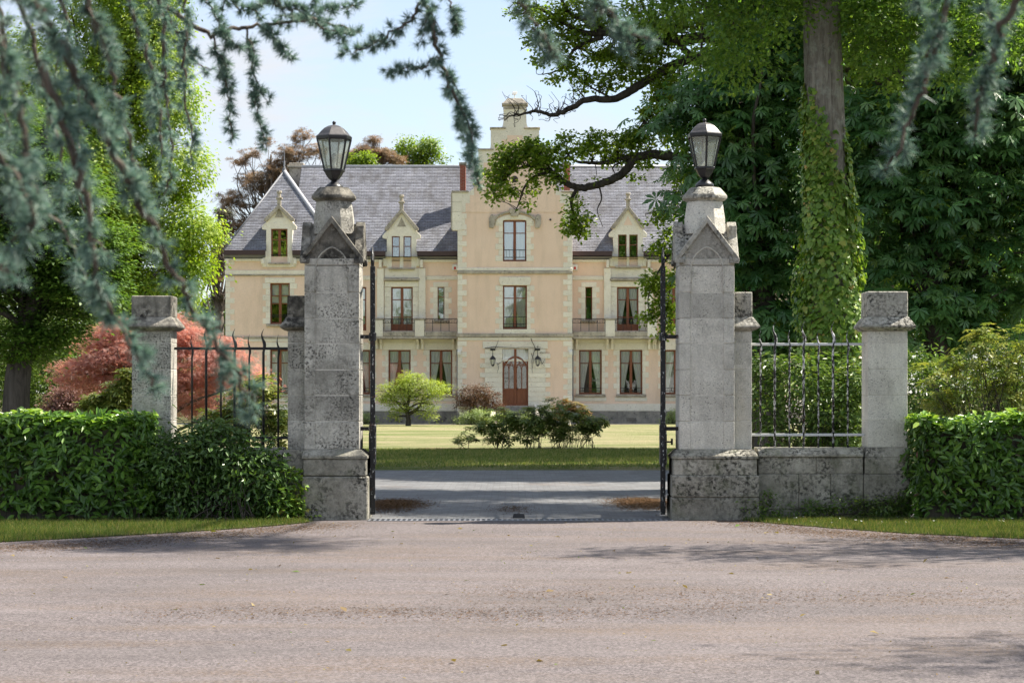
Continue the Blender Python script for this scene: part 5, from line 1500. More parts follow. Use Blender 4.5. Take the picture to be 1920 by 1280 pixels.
lawn_rhodo(1100, 32.5, [(1095, 790, 20), (1115, 795, 18), (1105, 815, 15), (1130, 788, 10), (1085, 810, 14)], 'leaning rhododendron at the right end of the lawn bed', n=100)
lawn_rhodo(1072, 34.5, [(1062, 762, 16), (1078, 770, 18), (1095, 780, 14), (1050, 772, 14)], 'rhododendron with coppery yellow new growth behind the lawn bed', 'rhodo_tip', n=120)

# small trees and shrubs before the house
b = W(765, 734, 73.5)
root = empty('acer_tree', (b.x, 73.5, .055), 'small yellow green acer on the lawn left of the door', 'tree')
lb = lobes_px([(775, 725, 34), (735, 735, 28), (815, 728, 25), (770, 712, 24), (750, 760, 22), (795, 760, 24), (722, 745, 16), (835, 728, 12), (805, 780, 12), (740, 778, 12)], 73.5, .75)
c_, C_ = crown('crown', lb, 420, .30, 26, .085, T_OVAL, LM['acer'], root, up=.9, out=.4, rand=.5, flat=.35)
trunk_mesh('trunk', [(b.x, 73.5, .03, .13), (b.x + .02, 73.5, .35, .11), (b.x - .05, 73.5, .7, .09), (b.x + .02, 73.5, 1.3, .05), (b.x + .05, 73.5, 1.9, .03)], M['bark'], root, C_, 26, .06, start=.25)
for nm, lab, px, Yd, lob, mt, n, sz, tm in [
    ('bronze_shrub', 'rounded bronze leaved shrub beside the front steps', 898, 77.2, [(880, 742, 22), (905, 738, 20), (925, 752, 18), (865, 755, 14), (895, 760, 24), (935, 764, 10)], 'brown', 420, .085, T_LAUREL),
    ('pale_shrub', 'pale green low shrub spreading before the steps', 890, 76.4, [(875, 784, 12), (895, 780, 14), (915, 782, 13), (860, 788, 8), (935, 784, 10), (955, 780, 9), (985, 782, 9)], 'pale', 330, .07, T_OVAL),
    ('pale_shrub', 'pale green shrub at the house wall beside the right gate leaf', 1256, 78.6, [(1256, 782, 12), (1268, 778, 14), (1246, 788, 8), (1282, 784, 12)], 'pale', 150, .07, T_OVAL),
    ('pale_shrub', 'pale green shrub at the house wall beside the left gate leaf', 690, 78.6, [(690, 785, 11), (676, 782, 12), (702, 790, 7), (660, 785, 12)], 'pale', 130, .07, T_OVAL),
    ('pale_shrub', 'pale green shrub at the pavilion seen through the left railing', 520, 78.0, [(520, 785, 18), (545, 780, 16), (500, 788, 14), (480, 784, 14)], 'pale', 200, .07, T_OVAL)]:
    bb = W(px, 734, Yd)
    shrub(nm, lab, (bb.x, Yd, .055), lobes_px(lob, Yd, depth=1.0), n, .22, 16, sz, tm, LM[mt], 20, .015, up=.6, out=.6, rand=.5, zmin=.1)

# ------------------------------------------------------------------ trees on the left
b = W(235, 734, 52)
tree('lime_tree', 'tall bright yellow green tree at the left of the house', (b.x, 52, 0), [(b.x, 52, 0, .35), (b.x + .1, 52, 4, .3), (b.x, 52, 9, .2), (b.x + .2, 52, 14, .08)],
     lobes_px([(300, 190, 75), (330, 320, 62), (345, 440, 62), (250, 110, 90), (190, 300, 120), (150, 450, 110), (320, 540, 60), (80, 200, 150), (230, 0, 120), (60, 400, 120), (360, 500, 45), (250, 560, 70), (230, 400, 90)], 52),
     1900, .62, 95, .15, T_OVAL, LM['lime'], 'bark', 34, .10, up=.5, out=.7, rand=.5, flat=.75, start=.2)
b = W(28, 734, 17)
tree('dark_tree', 'broad dark green tree with thick trunk at the far left', (b.x, 17, 0), [(b.x - .15, 17, 0, .42), (b.x, 17, .8, .30), (b.x + .1, 17, 2.2, .25), (b.x + .5, 17, 4, .18), (b.x + .6, 17, 7, .08)],
     lobes_px([(60, 470, 120), (140, 540, 95), (30, 640, 70), (90, 360, 110), (-80, 500, 150), (180, 460, 70), (-40, 280, 160), (100, 620, 50)], 17, .7),
     1700, .42, 62, .10, T_OVAL, LM['dark'], 'bark', 40, .06, up=1.0, out=.3, rand=.45, flat=.28, start=.3)
b = W(300, 734, 30)
root = empty('japanese_maple', (b.x, 30, 0), 'dome shaped red japanese maple behind the left pier', 'tree')
lb = lobes_px([(250, 660, 50), (310, 640, 46), (200, 690, 50), (380, 680, 62), (340, 620, 40), (440, 700, 50), (290, 710, 55), (350, 740, 55), (470, 735, 34), (240, 720, 40), (420, 660, 38), (190, 660, 46), (150, 705, 44), (215, 625, 36)], 30, .8)
c_, C_ = crown('crown', lb, 900, .34, 42, .085, T_MAPLE, LM['maple'], root, up=.8, out=.4, rand=.7, flat=.3, drop=.6)
trunk_mesh('trunk', [(b.x, 30, 0, .14), (b.x + .05, 30, .6, .12), (b.x - .1, 30, 1.3, .07), (b.x, 30, 2.4, .03)], M['bark'], root, C_, 30, .05, start=.2)
shrub('smoke_bush', 'dull purple bush at the left foot of the red maple', (W(165, 734, 32).x, 32, 0), lobes_px([(140, 745, 30), (120, 755, 28), (170, 760, 28), (195, 768, 24), (105, 768, 22)], 32), 420, .26, 18, .08, T_OVAL, LM['purple'], 30, .012, zmin=.1, flat=.6)

# ------------------------------------------------------------------ trees behind the house
def pine(label, px, lob, Yd, n, mt, top):
    b = W(px, 734, Yd)
    root = empty('old_pine', (b.x, Yd, 0), label, 'tree', 'browned pines behind the house')
    lb = lobes_px(lob, Yd, .55)
    c, C = crown('crown', lb, n * 4, .22, 7, .17, T_TUFT, LM[mt], root, up=.8, out=.4, rand=.6, flat=.5, lo=.1)
    zt = W(px, top + 45, Yd).z
    trunk_mesh('trunk', [(b.x, Yd, 0, .4), (b.x + .2, Yd, zt * .5, .28), (b.x - .1, Yd, zt * .8, .18), (b.x + .1, Yd, zt, .05)], M['bark_cedar'], root, C, 130, .05, sag=.10, start=.45, twig=.012)
pine('brown needled pine rising behind the left pavilion roof', 505, [(545, 290, 36), (565, 255, 24), (480, 340, 40), (435, 375, 34), (520, 320, 40), (450, 300, 22), (590, 285, 26), (415, 430, 26), (470, 290, 22), (430, 470, 22), (408, 520, 14), (445, 420, 30), (500, 265, 18)], 99, 210, 'pine', 245)
pine('brown pine top showing above the main roof ridge', 690, [(690, 285, 26), (715, 292, 26), (660, 295, 20), (745, 300, 18), (700, 265, 14), (640, 300, 16)], 102, 120, 'pine', 258)
pine('olive brown pine spreading beside the left pavilion wall', 405, [(410, 440, 26), (412, 500, 18), (420, 400, 20), (405, 560, 16)], 104, 60, 'pine_green', 380)
for px, Yd, lob, lab in ((795, 104, [(765, 278, 22), (800, 282, 26), (825, 296, 14), (785, 300, 20), (760, 300, 16)], 'green leafy treetop showing above the main roof ridge'),
                         (682, 100, [(682, 302, 14), (675, 310, 14)], 'small green treetop between the pines above the roof ridge')):
    b = W(px, 734, Yd); zt = W(px, 300, Yd).z
    tree('leafy_tree', lab, (b.x, Yd, 0), [(b.x, Yd, 0, .3), (b.x, Yd, zt * .6, .2), (b.x, Yd, zt, .06)], lobes_px(lob, Yd), 150, .42, 34, .16, T_OVAL, LM['oak'], 'bark', 14, .08, up=.5, out=.5, rand=.6, group='trees behind the house')
far = [(-60, 570, 200, 130), (60, 580, 180, 150), (190, 610, 150, 140), (330, 660, 110, 160), (395, 600, 45, 125), (1560, 480, 200, 125), (1680, 420, 260, 150), (1900, 420, 240, 135), (1420, 500, 150, 140), (2050, 480, 260, 120)]
wh = ['far left', 'left of the dark trunk', 'between the dark tree and the red maple', 'behind the lime tree', 'beside the left pavilion wall', 'behind the ivy clad trunk', 'behind the chestnuts right of the trunk', 'at the far right behind the chestnuts', 'behind the right pavilion', 'beyond the right edge']
for (px, py, r, Yd), w in zip(far, wh):
    b = W(px, 734, Yd); c = W(px, py, Yd); rr = r / ppm(Yd)
    lb = [(c.x, Yd, c.z, rr, rr * .8, rr * .9), (c.x - rr * .5, Yd, c.z - rr * .4, rr * .7, rr * .6, rr * .6), (c.x + rr * .5, Yd, c.z - rr * .45, rr * .7, rr * .6, rr * .6), (c.x, Yd, max(.8, c.z - rr), rr * .8, rr * .6, rr * .6)]
    tree('garden_tree', 'pale green background tree ' + w, (b.x, Yd, 0), [(b.x, Yd, 0, .3), (b.x, Yd, c.z * .6, .2), (b.x, Yd, c.z, .08)], lb, int(260 + 12 * rr * rr), .8, 30, .26, T_OVAL, LM['far'], 'bark', 16, .1, up=.5, out=.6, rand=.5, group='background trees', zmin=.3)

# ------------------------------------------------------------------ oak whose boughs reach across the house
OY = 22.0
ox = W(1395, 0, OY).x
oak = empty('oak_tree', (ox, OY, 0), 'oak reaching dark crooked boughs across the house front from the right', 'tree')
mb = MB(); tips = []
def bough(pts, r0, r1, dy=0.0, spread=True):
    q = smooth_path([tuple(W(p[0], p[1], OY + dy + (p[2] if len(p) > 2 else 0))) for p in pts], 6)
    q = [np.array(p) + rng.normal(size=3) * r0 * .07 for p in q]
    mb.tube(q, list(np.linspace(r0, r1, len(q))), 7)
    if spread:
        tips.extend(q[len(q) // 3:])
    return q
sp = smooth_path([(ox + .3, OY, 0, .5), (ox + .2, OY, 2, .42), (ox, OY, 5, .36), (ox - .3, OY, 7.5, .30), (ox - .2, OY, 11, .2), (ox, OY, 14, .1)], 5)
mb.tube([p[:3] for p in sp], [p[3] for p in sp], 10)
bough([(1395, 320), (1330, 300), (1262, 294), (1222, 290), (1190, 298), (1172, 322), (1140, 340), (1105, 350), (1085, 352)], .13, .075, spread=False)
bough([(1085, 352), (1060, 343), (1040, 325), (1015, 315), (985, 312), (955, 325)], .08, .02)
bough([(1032, 322), (1005, 330), (985, 348), (975, 375), (966, 398)], .045, .008)
bough([(1200, 293), (1165, 296), (1145, 304), (1110, 306), (1080, 302), (1060, 285)], .08, .015)
bough([(1085, 352), (1072, 372), (1075, 400), (1090, 425), (1085, 450)], .05, .01)
bough([(1030, 325), (1028, 305), (1020, 285)], .03, .008)
bough([(1180, 300), (1150, 312), (1155, 330)], .03, .008)
bough([(1122, 345), (1128, 372), (1120, 395), (1130, 425)], .022, .006, spread=False)
up_ = bough([(1400, 120), (1300, 110), (1215, 150), (1180, 172), (1150, 186), (1100, 188), (1060, 208), (1035, 216), (1005, 208), (975, 215), (955, 218)], .13, .012, spread=False)
bough([(1150, 186), (1110, 165), (1085, 150)], .03, .008); bough([(1100, 188), (1085, 170), (1080, 150)], .02, .006)
bough([(1420, 60), (1280, 75), (1180, 75), (1140, 60), (1100, 40), (1065, 20), (1045, -20)], .14, .03)
bough([(1140, 62), (1095, 62), (1060, 45), (1020, 20), (985, 10), (960, 5)], .08, .012)
bough([(1130, 70), (1100, 80), (1075, 95), (1060, 120), (1040, 135), (1010, 140)], .06, .008)
bough([(1180, 75), (1150, 40), (1120, 0), (1100, -40)], .07, .02); bough([(1095, 62), (1060, 70), (1030, 62), (1000, 80), (975, 95)], .03, .006)
bough([(1300, 110), (1250, 60), (1210, 20), (1190, -40)], .08, .02); bough([(1395, 330), (1330, 400), (1280, 450), (1240, 500), (1215, 560), (1225, 600)], .04, .008)
bough([(1330, 400), (1290, 400), (1240, 395), (1215, 400)], .04, .008); bough([(1290, 300), (1270, 240), (1240, 200), (1215, 215)], .05, .01)
bough([(1280, 450), (1260, 520), (1250, 590), (1240, 620)], .025, .006)
for i in range(60):         # bare dead twigs round the middle bough
    a = np.array(up_[rng.integers(len(up_) // 2, len(up_))])
    d = np.array([rng.uniform(-.55, .25), rng.uniform(-.2, .2), rng.uniform(-.25, .75)]) * rng.uniform(.4, 1.0)
    q = smooth_path([tuple(a), tuple(a + d * .4 + rng.normal(size=3) * .06), tuple(a + d * .75 + rng.normal(size=3) * .07), tuple(a + d)], 3)
    mb.tube(q, list(np.linspace(.011, .004, len(q))), 4)
ol = [(930, 315, 34), (965, 290, 34), (1000, 300, 36), (935, 345, 26), (960, 360, 20), (1030, 290, 34), (1065, 300, 26), (1095, 275, 28), (1130, 265, 28), (1165, 268, 30), (1195, 258, 34), (1215, 300, 22), (1085, 410, 26), (1095, 435, 20), (1070, 425, 18), (1085, 380, 18), (1060, 265, 20),
      (1000, 345, 18), (1035, 335, 22), (925, 372, 12), (985, 385, 12), (1150, 300, 20), (1120, 330, 14), (1185, 330, 14), (995, 270, 16),
      (985, 15, 28), (1015, 40, 34), (1050, 30, 32), (1090, 20, 34), (1000, 75, 24), (1040, 85, 28), (1080, 70, 32), (1130, 30, 40), (1065, 125, 26), (1095, 145, 24), (1135, 150, 26), (1040, 150, 14), (1150, 110, 34), (1190, 60, 44), (1120, 100, 30), (1170, 140, 26), (1085, 175, 12), (1015, 110, 14), (960, 30, 14),
      (1215, 110, 44), (1250, 160, 48), (1230, 210, 36), (1255, 250, 36), (1240, 60, 50), (1280, 330, 30), (1250, 400, 22), (1225, 410, 16), (1240, 470, 24), (1225, 530, 26), (1240, 580, 30), (1215, 595, 20), (1255, 520, 26), (1250, 620, 16), (1262, 440, 22), (1205, 560, 14), (1190, 20, 40), (1300, 20, 60), (1340, -80, 110), (1250, -110, 90), (1400, -220, 150), (1300, -300, 140), (1480, -400, 180), (1380, 60, 70)]
lb = lobes_px(ol, OY, .85, 1.0)
Lb = np.array(lb); nv = len(ol) - 9; Ca, Da, _ = in_lobes(lb[:nv], 1250, .1); Cb, Db, _ = in_lobes(lb[nv:], 1400, .1); C_, D_ = np.vstack([Ca, Cb]), np.vstack([Da, Db])
m = rng.poisson(15, len(C_)) + 3; idx = np.repeat(np.arange(len(C_)), m)
off = rng.normal(size=(len(idx), 3)) * .075; off[:, 2] *= .6
P_ = C_[idx] + off
tone = rng.random(len(C_))
leaves('crown', P_, np.array([0, 0, .7]) + D_[idx] * .3 + rdir(len(idx)) * .7, unit(off) + rdir(len(idx)) * .5, .075 + .055 * rng.random(len(idx)), T_OAK, LM['oak'], oak, np.clip(.5 * rng.random(len(idx)) + .5 * tone[idx], 0, 1))
TP = np.array(tips)
for c in C_[::2]:            # twigs to the leaf clumps
    k = np.argmin(((TP - c) ** 2).sum(1)); a = TP[k]; d = c - a
    if np.linalg.norm(d) > 1.3: continue
    q = [a, a + d * .5 + rng.normal(size=3) * .05, c]
    mb.tube(smooth_path([tuple(x) for x in q], 3), list(np.linspace(.012, .004, 7)), 4)
mb.build('trunk', M['bark_oak'], oak, smooth=True)

# ------------------------------------------------------------------ horse chestnuts on the right
def chestnut(label, px, Yd, lob, n, top):
    b = W(px, 734, Yd); zt = W(px, top, Yd).z
    root = empty('chestnut_tree', (b.x, Yd, 0), label, 'tree', 'dark horse chestnuts right of the gate')
    lb = lobes_px(lob, Yd, .9, 1.0)
    C, D, _ = in_lobes(lb, n, .45)
    D[:, 1] -= .35; D = unit(D)
    m = rng.poisson(9, len(C)) + 3; idx = np.repeat(np.arange(len(C)), m)
    # sprays: leaves lie in drooping tiers that point outwards
    u = rng.normal(size=(len(idx), 3)) * np.array([.34, .34, .09])
    r = np.linalg.norm(u[:, :2], axis=1); u[:, 2] -= r * .35
    P = C[idx] + u
    out = unit(np.column_stack([u[:, 0] + D[idx, 0] * .25, u[:, 1] + D[idx, 1] * .25, rng.uniform(-.6, .25, len(idx))]) + rng.normal(size=(len(idx), 3)) * .35)
    N = np.array([0, 0, .8]) + D[idx] * .6 + rdir(len(idx)) * .42
    tone = rng.random(len(C))
    leaves('crown', P, N, out, .13 + .20 * rng.random(len(idx)), T_CHESTNUT, LM['chestnut'], root, np.clip(.4 * rng.random(len(idx)) + .6 * tone[idx], 0, 1))
    # young pale shoots here and there
    Cn, Dn = C[::6], D[::6]; i2 = np.repeat(np.arange(len(Cn)), 9)
    leaves('new_growth', Cn[i2] + Dn[i2] * .25 + rng.normal(size=(len(i2), 3)) * .2, np.array([0, 0, .7]) + Dn[i2] * .5 + rdir(len(i2)) * .6, rdir(len(i2)) + np.array([0, 0, -.3]), .10 + .10 * rng.random(len(i2)), T_CHESTNUT, LM['canopy'], root)
    trunk_mesh('trunk', [(b.x, Yd, 0, .36), (b.x + .05, Yd, 1.5, .3), (b.x - .1, Yd, 4, .24), (b.x, Yd, zt, .08)], M['bark'], root, C, 60, .04, sag=.18, start=.2)
chestnut('dark horse chestnut between the right pillar and the ivy clad trunk', 1440, 19, [(1340, 330, 85), (1420, 420, 110), (1400, 250, 120), (1470, 540, 110), (1345, 470, 55), (1440, 130, 120), (1320, 200, 80), (1490, 330, 90), (1420, 600, 70), (1500, 650, 60), (1480, -80, 170), (1400, -260, 170), (1560, -330, 190)], 900, -300)
chestnut('dark horse chestnut filling the right side behind the hedge', 1760, 17, [(1680, 400, 130), (1800, 330, 140), (1900, 460, 130), (1720, 530, 110), (1650, 250, 120), (1820, 170, 130), (1660, 590, 60), (1850, 570, 80), (1930, 260, 130), (1770, 600, 60), (1780, -60, 180), (1700, -260, 190), (1900, -300, 200), (1960, 60, 130)], 1150, -300)

# ------------------------------------------------------------------ ivy clad trunk with the light canopy above
IY = 9.0
def ip(px, py): return W(px, py, IY)
root = empty('ivy_clad_tree', (ip(1568, 0).x, IY, 0), 'tall grey trunk wrapped in ivy behind the right railing', 'tree')
st = [(ip(1572, 0).x, IY, 0, .46), (ip(1568, 0).x, IY, 1.2, .40), (ip(1560, 0).x, IY, 3.0, .365), (ip(1549, 0).x, IY, 5.6, .33), (ip(1540, 0).x, IY, 8.2, .305), (ip(1536, 0).x, IY, 12, .27), (ip(1540, 0).x, IY, 17, .15), (ip(1545, 0).x, IY, 20, .05)]
lb = lobes_px([(1350, 40, 110), (1450, 20, 100), (1620, 50, 110), (1720, 70, 80), (1300, -80, 150), (1500, -150, 200), (1780, -80, 180), (1250, 10, 60), (1400, 110, 60), (1660, 130, 50), (1880, 60, 100), (1800, 120, 60), (1700, 0, 100), (1560, 20, 60), (1340, 130, 50), (1600, -400, 300), (1400, -500, 260), (1500, -700, 200), (1700, -620, 300), (1500, -800, 280), (1850, 0, 90)], IY, .8)
lb += [(4.6, -1.2, 12, 1.5, 1.5, 1.1), (5.6, -1.5, 13, 1.4, 1.4, 1.1), (3.4, -1.0, 11.5, 1.0, 1.0, .8), (6.3, 5, 10, 1.8, 1.8, 1.2), (8.3, 5.5, 12.5, 2, 2, 1.4), (4.8, 5, 9.4, 1.2, 1.2, .9), (10, 5.5, 14, 2, 2, 1.5)]
c_, C_ = crown('crown', lb, 3000, .42, 34, .105, T_OAK, LM['canopy'], root, up=.7, out=.3, rand=.6, flat=.55, lo=.2, drop=.8)
trunk_mesh('trunk', st, M['bark_grey'], root, C_[C_[:, 2] > 9.5], 40, .10, n=20, start=.55)
S_ = np.array(smooth_path(st, 8)); n_ = 16000
z_ = 6.7 * rng.random(n_) ** 1.0; a_ = rng.uniform(-PI, PI, n_)      # a: 0 faces the camera, + to the right
py_ = 734 - (z_ - CAMZ) * ppm(IY)
side_ = np.sin(a_)
lim = np.where(side_ < -.55, 165, np.where(side_ > .75, 262, 240)) + 22 * np.sin(a_ * 5) + 18 * np.sin(a_ * 11 + 1)
bare = (side_ > .30) & (side_ < .80) & (py_ < 345 + 25 * np.sin(a_ * 9)) & (np.cos(a_) > 0)
keep = (py_ > lim) & ~bare & (rng.random(n_) < np.clip((py_ - lim) / 50 + .35, 0, 1))
z_, a_ = z_[keep], a_[keep]; n_ = len(z_)
ri = np.interp(z_, S_[:, 2], S_[:, 3]); xi = np.interp(z_, S_[:, 2], S_[:, 0])
bul = np.exp(-((z_ - 3.2) / 1.5) ** 2) * .24 + .05
rad = ri + .015 + bul * rng.random(n_) ** 1.4 * (.6 + .5 * np.sin(a_ * 3 + z_ * 2.2))
D3 = np.column_stack([np.sin(a_), -np.cos(a_), np.zeros(n_)])
P_ = np.column_stack([xi + rad * D3[:, 0], IY + rad * D3[:, 1], z_])
rv = rng.random(n_) * .86; rv[rng.random(n_) < .012] = 1.0
leaves('ivy_leaves', P_, D3 + np.array([0, 0, .45]) + rdir(n_) * .65, np.array([0, 0, -1.0]) + rdir(n_) * .6, .04 + .085 * rng.random(n_) ** 1.5, T_IVY, LM['ivy'], root, rv)

tall = []
for (x, y, zc, r, w) in ((9.3, 28.5, 12.5, 4.6, 'behind the chestnuts near the lawn'), (9.6, 33.0, 12.5, 4.0, 'behind the chestnuts, farther up the lawn')):
    lb = [(x, y, zc, r, r, r * .9), (x - 2.2, y + .6, zc - 2.5, r * .7, r * .7, r * .6), (x + 2.4, y - .8, zc - 2.4, r * .8, r * .8, r * .7), (x, y - 1, zc + 3, r * .7, r * .7, r * .6), (x + 1.0, y, zc - 6, r * .6, r * .6, r * .6), (x - 1, y, zc + 4.5, r * .6, r * .7, r * .5)]
    tree('park_tree', 'tall green park tree ' + w, (x, y, 0), [(x, y, 0, .4), (x, y, 4, .34), (x, y, zc, .2), (x, y, zc + 4, .05)], lb, 1100, .7, 40, .17, T_OVAL, LM['canopy'], 'bark', 30, .1, group='park trees right of the lawn')
# a belt of trees behind the camera, copied from the background trees: the house windows look at it
src = [o for o in bpy.data.objects if o.name.startswith('garden_tree') and o.parent is None]
for i, x in enumerate((-46, -33, -21, -9, 3, 15, 27, 40)):
    s_ = src[i % len(src)]
    c = s_.copy(); COL.objects.link(c); c.location = (x, -78 - 9 * (i % 3), 0); k = 15.0 / max(6.0, max(v.co.z for ch in s_.children for v in [max(ch.data.vertices, key=lambda q: q.co.z)]))
    c.scale = (k, k, k); c.rotation_euler = (0, 0, i * 1.3); c['label'] = 'tree of the belt behind the camera, number %s from the left' % ['one', 'two', 'three', 'four', 'five', 'six', 'seven', 'eight'][i]; c['group'] = 'tree belt behind the camera'
    for ch in s_.children:
        d = ch.copy(); COL.objects.link(d); d.parent = c
# trees outside the frame on the right whose shade lies over the drive
for (x, y, zc, r, w) in ((12.5, -3.0, 8.5, 2.6, 'opposite the right verge'), (12.6, -12.2, 9.5, 2.4, 'nearer the camera')):
    lb = [(x, y, zc, r, r, r * .8), (x - 1.2, y + .6, zc + 1.5, r * .7, r * .7, r * .6), (x + 1.4, y - .8, zc + .4, r * .8, r * .8, r * .7)]
    if y > -6: lb += [(9.5, -3.8, 9, 1.7, 1.7, 1.2), (8.0, -3.5, 9.5, 1.1, 1.1, .8)]
    tree('roadside_tree', 'leafy roadside tree out of view on the right, ' + w, (x, y, 0), [(x, y, 0, .3), (x, y, 4, .24), (x, y, zc, .12), (x, y, zc + 2.5, .04)], lb, 300, .5, 30, .13, T_OVAL, LM['canopy'], 'bark', 20, .08, group='roadside trees casting shade on the drive')

# ------------------------------------------------------------------ blue cedar hanging over the camera
cx0, cy0 = -5.2, -23.5
ced = empty('blue_cedar', (cx0, cy0, 0), 'blue cedar with hanging needle branches over the foreground', 'tree')
wood = MB(); NP, NT_, NN, NL = [], [], [], []
def rosette(p, ax, ln, cnt):
    d = unit(ax[None] * .8 + rng.normal(size=(cnt, 3)) * .55)
    NP.append(np.repeat(p[None], cnt, 0) + d * ln * .05); NT_.append(d); NN.append(rdir(cnt)); NL.append(ln * (.7 + .45 * rng.random(cnt)))
def shoot(pts, r0, ln=.026, cnt=24, step=.013, tip=True, start=0.0):
    pts = [np.array(p) for p in pts]
    seg = [np.linalg.norm(b - a) for a, b in zip(pts, pts[1:])]; tot = sum(seg)
    s = start * tot; acc = 0; k = 0; i = 0
    while s < tot:
        while i < len(seg) - 1 and s > acc + seg[i]: acc += seg[i]; i += 1
        t = min(1, (s - acc) / max(1e-6, seg[i])); p = pts[i] + (pts[i + 1] - pts[i]) * t; d = unit((pts[i + 1] - pts[i])[None])[0]
        side = unit((rng.normal(size=3) - d * 0)[None])[0]; side = side - d * side.dot(d); side /= max(1e-6, np.linalg.norm(side))
        ax = side * .85 + d * .45; rosette(p + side * (.006 + .006 * rng.random()), ax / np.linalg.norm(ax), ln, cnt)
        s += step * (.7 + .6 * rng.random())
    if tip:
        d = unit((pts[-1] - pts[-2])[None])[0]
        for _ in range(2): rosette(pts[-1], d, ln * .9, 16)
    wood.tube(pts, list(np.linspace(r0, r0 * .4, len(pts))), 5)
def branch(pp, d0, d1, r0=.007, ln=.026, cnt=28, sides=True, up=None, step=.013, start=0.0, slen=.11):
    ds = np.linspace(d0, d1, len(pp)); ln = ln * (1.25 if d0 > 6.3 else 1.1); slen = slen * (1.3 if d0 > 6.3 else 1.1); step = .019 if d0 > 6.3 else .022; cnt = 56 if d0 > 6.3 else 46; dens = .11 if d0 < 4.0 or d0 > 6.3 else .15
    q = smooth_path([tuple(W(px, py, CAMY + d)) for (px, py), d in zip(pp, ds)], 6)
    q = [np.array(a) + rng.normal(size=3) * .004 for a in q]
    shoot(q, r0, ln, cnt, step, start=start)
    if sides:
        L_ = sum(np.linalg.norm(b - a) for a, b in zip(q, q[1:])); k = int(L_ / (dens * (.7 if d0 > 6.3 else 1)))
        for _ in range(k):
            t = start + (0.96 - start) * rng.random(); i = min(len(q) - 2, int(t * (len(q) - 1))); d = unit((q[i + 1] - q[i])[None])[0]
            s = rng.normal(size=3); s -= d * s.dot(d); s /= np.linalg.norm(s); s[2] -= .3
            e = slen * (.35 + .7 * rng.random()) * (1 - .55 * t)
            a = q[i]; m_ = a + (s * .6 + d * .4) * e * .55; b_ = a + (s * .6 + d * .6) * e + np.array([0, 0, -.25 * e])
            shoot([a, m_, b_], .003, ln * .95, cnt, step * 1.15)
    if up is not None:
        a = q[0]; u = np.array(up); wood.tube(smooth_path([tuple(u), tuple((a + u) / 2 + np.array([0, 0, .05])), tuple(a)], 5), list(np.linspace(r0 * 1.8, r0, 11)), 5)
def zt(d): return CAMZ + 734 * d / FPX
# big near branches, left
BA = lambda x: (x, -24.3, 2.75 + .05 * math.sin(3 * x))
BB = lambda x: (x, -21.2, 3.35 + .06 * math.sin(2 * x))
branch([(40, -60), (95, 50), (150, 150), (195, 255), (240, 335), (290, 430), (330, 520), (370, 590), (425, 670), (480, 780)], 3.5, 3.8, .008, .027, up=BA(-.9), slen=.075)
branch([(-40, -20), (15, 120), (40, 240), (55, 330), (70, 400)], 3.2, 3.3, .007, .028, up=BA(-1.0), slen=.09)
branch([(70, 110), (120, 230), (155, 340), (170, 430), (190, 540), (240, 635), (290, 725)], 3.5, 3.6, .007, .027, slen=.07)
branch([(-30, 250), (30, 330), (60, 420), (40, 470)], 3.1, 3.2, .005, .028, slen=.07)
branch([(150, -40), (185, 60), (215, 160), (240, 260), (255, 340)], 4.2, 4.4, .006, .027, up=BA(-.8), slen=.09)
branch([(20, -40), (60, 60), (85, 170), (110, 280), (120, 380)], 4.4, 4.5, .006, .027, up=BA(-1.0), slen=.10)
branch([(-20, -30), (10, 60), (5, 170), (20, 250)], 4.8, 4.9, .006, .027, up=BB(-1.3), slen=.12)
branch([(230, -40), (262, 60), (285, 140), (300, 215), (300, 270)], 5.2, 5.3, .006, .027, up=BB(-.9), slen=.11)
branch([(300, -40), (305, 80), (312, 170), (322, 260), (318, 330), (305, 370)], 5.8, 6.0, .006, .026, up=BB(-.95), slen=.10)
branch([(345, -30), (350, 60), (345, 150), (355, 230), (362, 300)], 6.2, 6.4, .005, .026, up=BB(-.9), slen=.08)
branch([(110, -40), (130, 80), (150, 200), (140, 330), (160, 400)], 5.6, 5.8, .006, .027, up=BB(-1.2), slen=.12)
branch([(60, 380), (110, 420), (150, 500), (175, 560)], 4.0, 4.0, .004, .027, slen=.05)
branch([(0, 500), (20, 512), (38, 525)], 3.6, 3.6, .003, .024, sides=False)
# the twiggy spray against the sky
branch([(270, -30), (330, 25), (390, 62), (440, 52), (490, 48), (560, 38), (620, 45), (668, 60)], 7.0, 7.2, .009, .024, sides=False, start=.62, up=BB(-1.0))
branch([(395, 62), (410, 110), (425, 160), (430, 215), (432, 262)], 7.0, 7.1, .004, .025, slen=.07, start=.1)
branch([(462, 50), (470, 110), (480, 170), (485, 225), (500, 280)], 7.1, 7.1, .004, .025, slen=.06, start=.1)
branch([(500, 45), (520, 75), (545, 108)], 7.0, 7.0, .003, .025, slen=.05)
branch([(560, 38), (600, 20), (640, 18), (670, 6)], 7.2, 7.3, .003, .025, slen=.05)
branch([(590, 42), (625, 60), (655, 68)], 7.1, 7.1, .003, .025, slen=.05)
branch([(420, -30), (440, 10), (470, 20), (500, 5)], 7.2, 7.2, .005, .025, slen=.08, up=BB(-.7))
branch([(500, -30), (520, 10), (560, 18), (590, 2)], 7.0, 7.0, .004, .025, slen=.08, up=BB(-.6))
branch([(345, 75), (372, 122), (398, 130)], 6.8, 6.8, .004, .022, sides=False, start=.8)
branch([(370, -20), (400, 20), (420, 60), (450, 90)], 7.0, 7.0, .004, .025, slen=.07)
branch([(300, -10), (330, 60), (350, 110), (345, 160)], 6.6, 6.7, .004, .025, slen=.06)
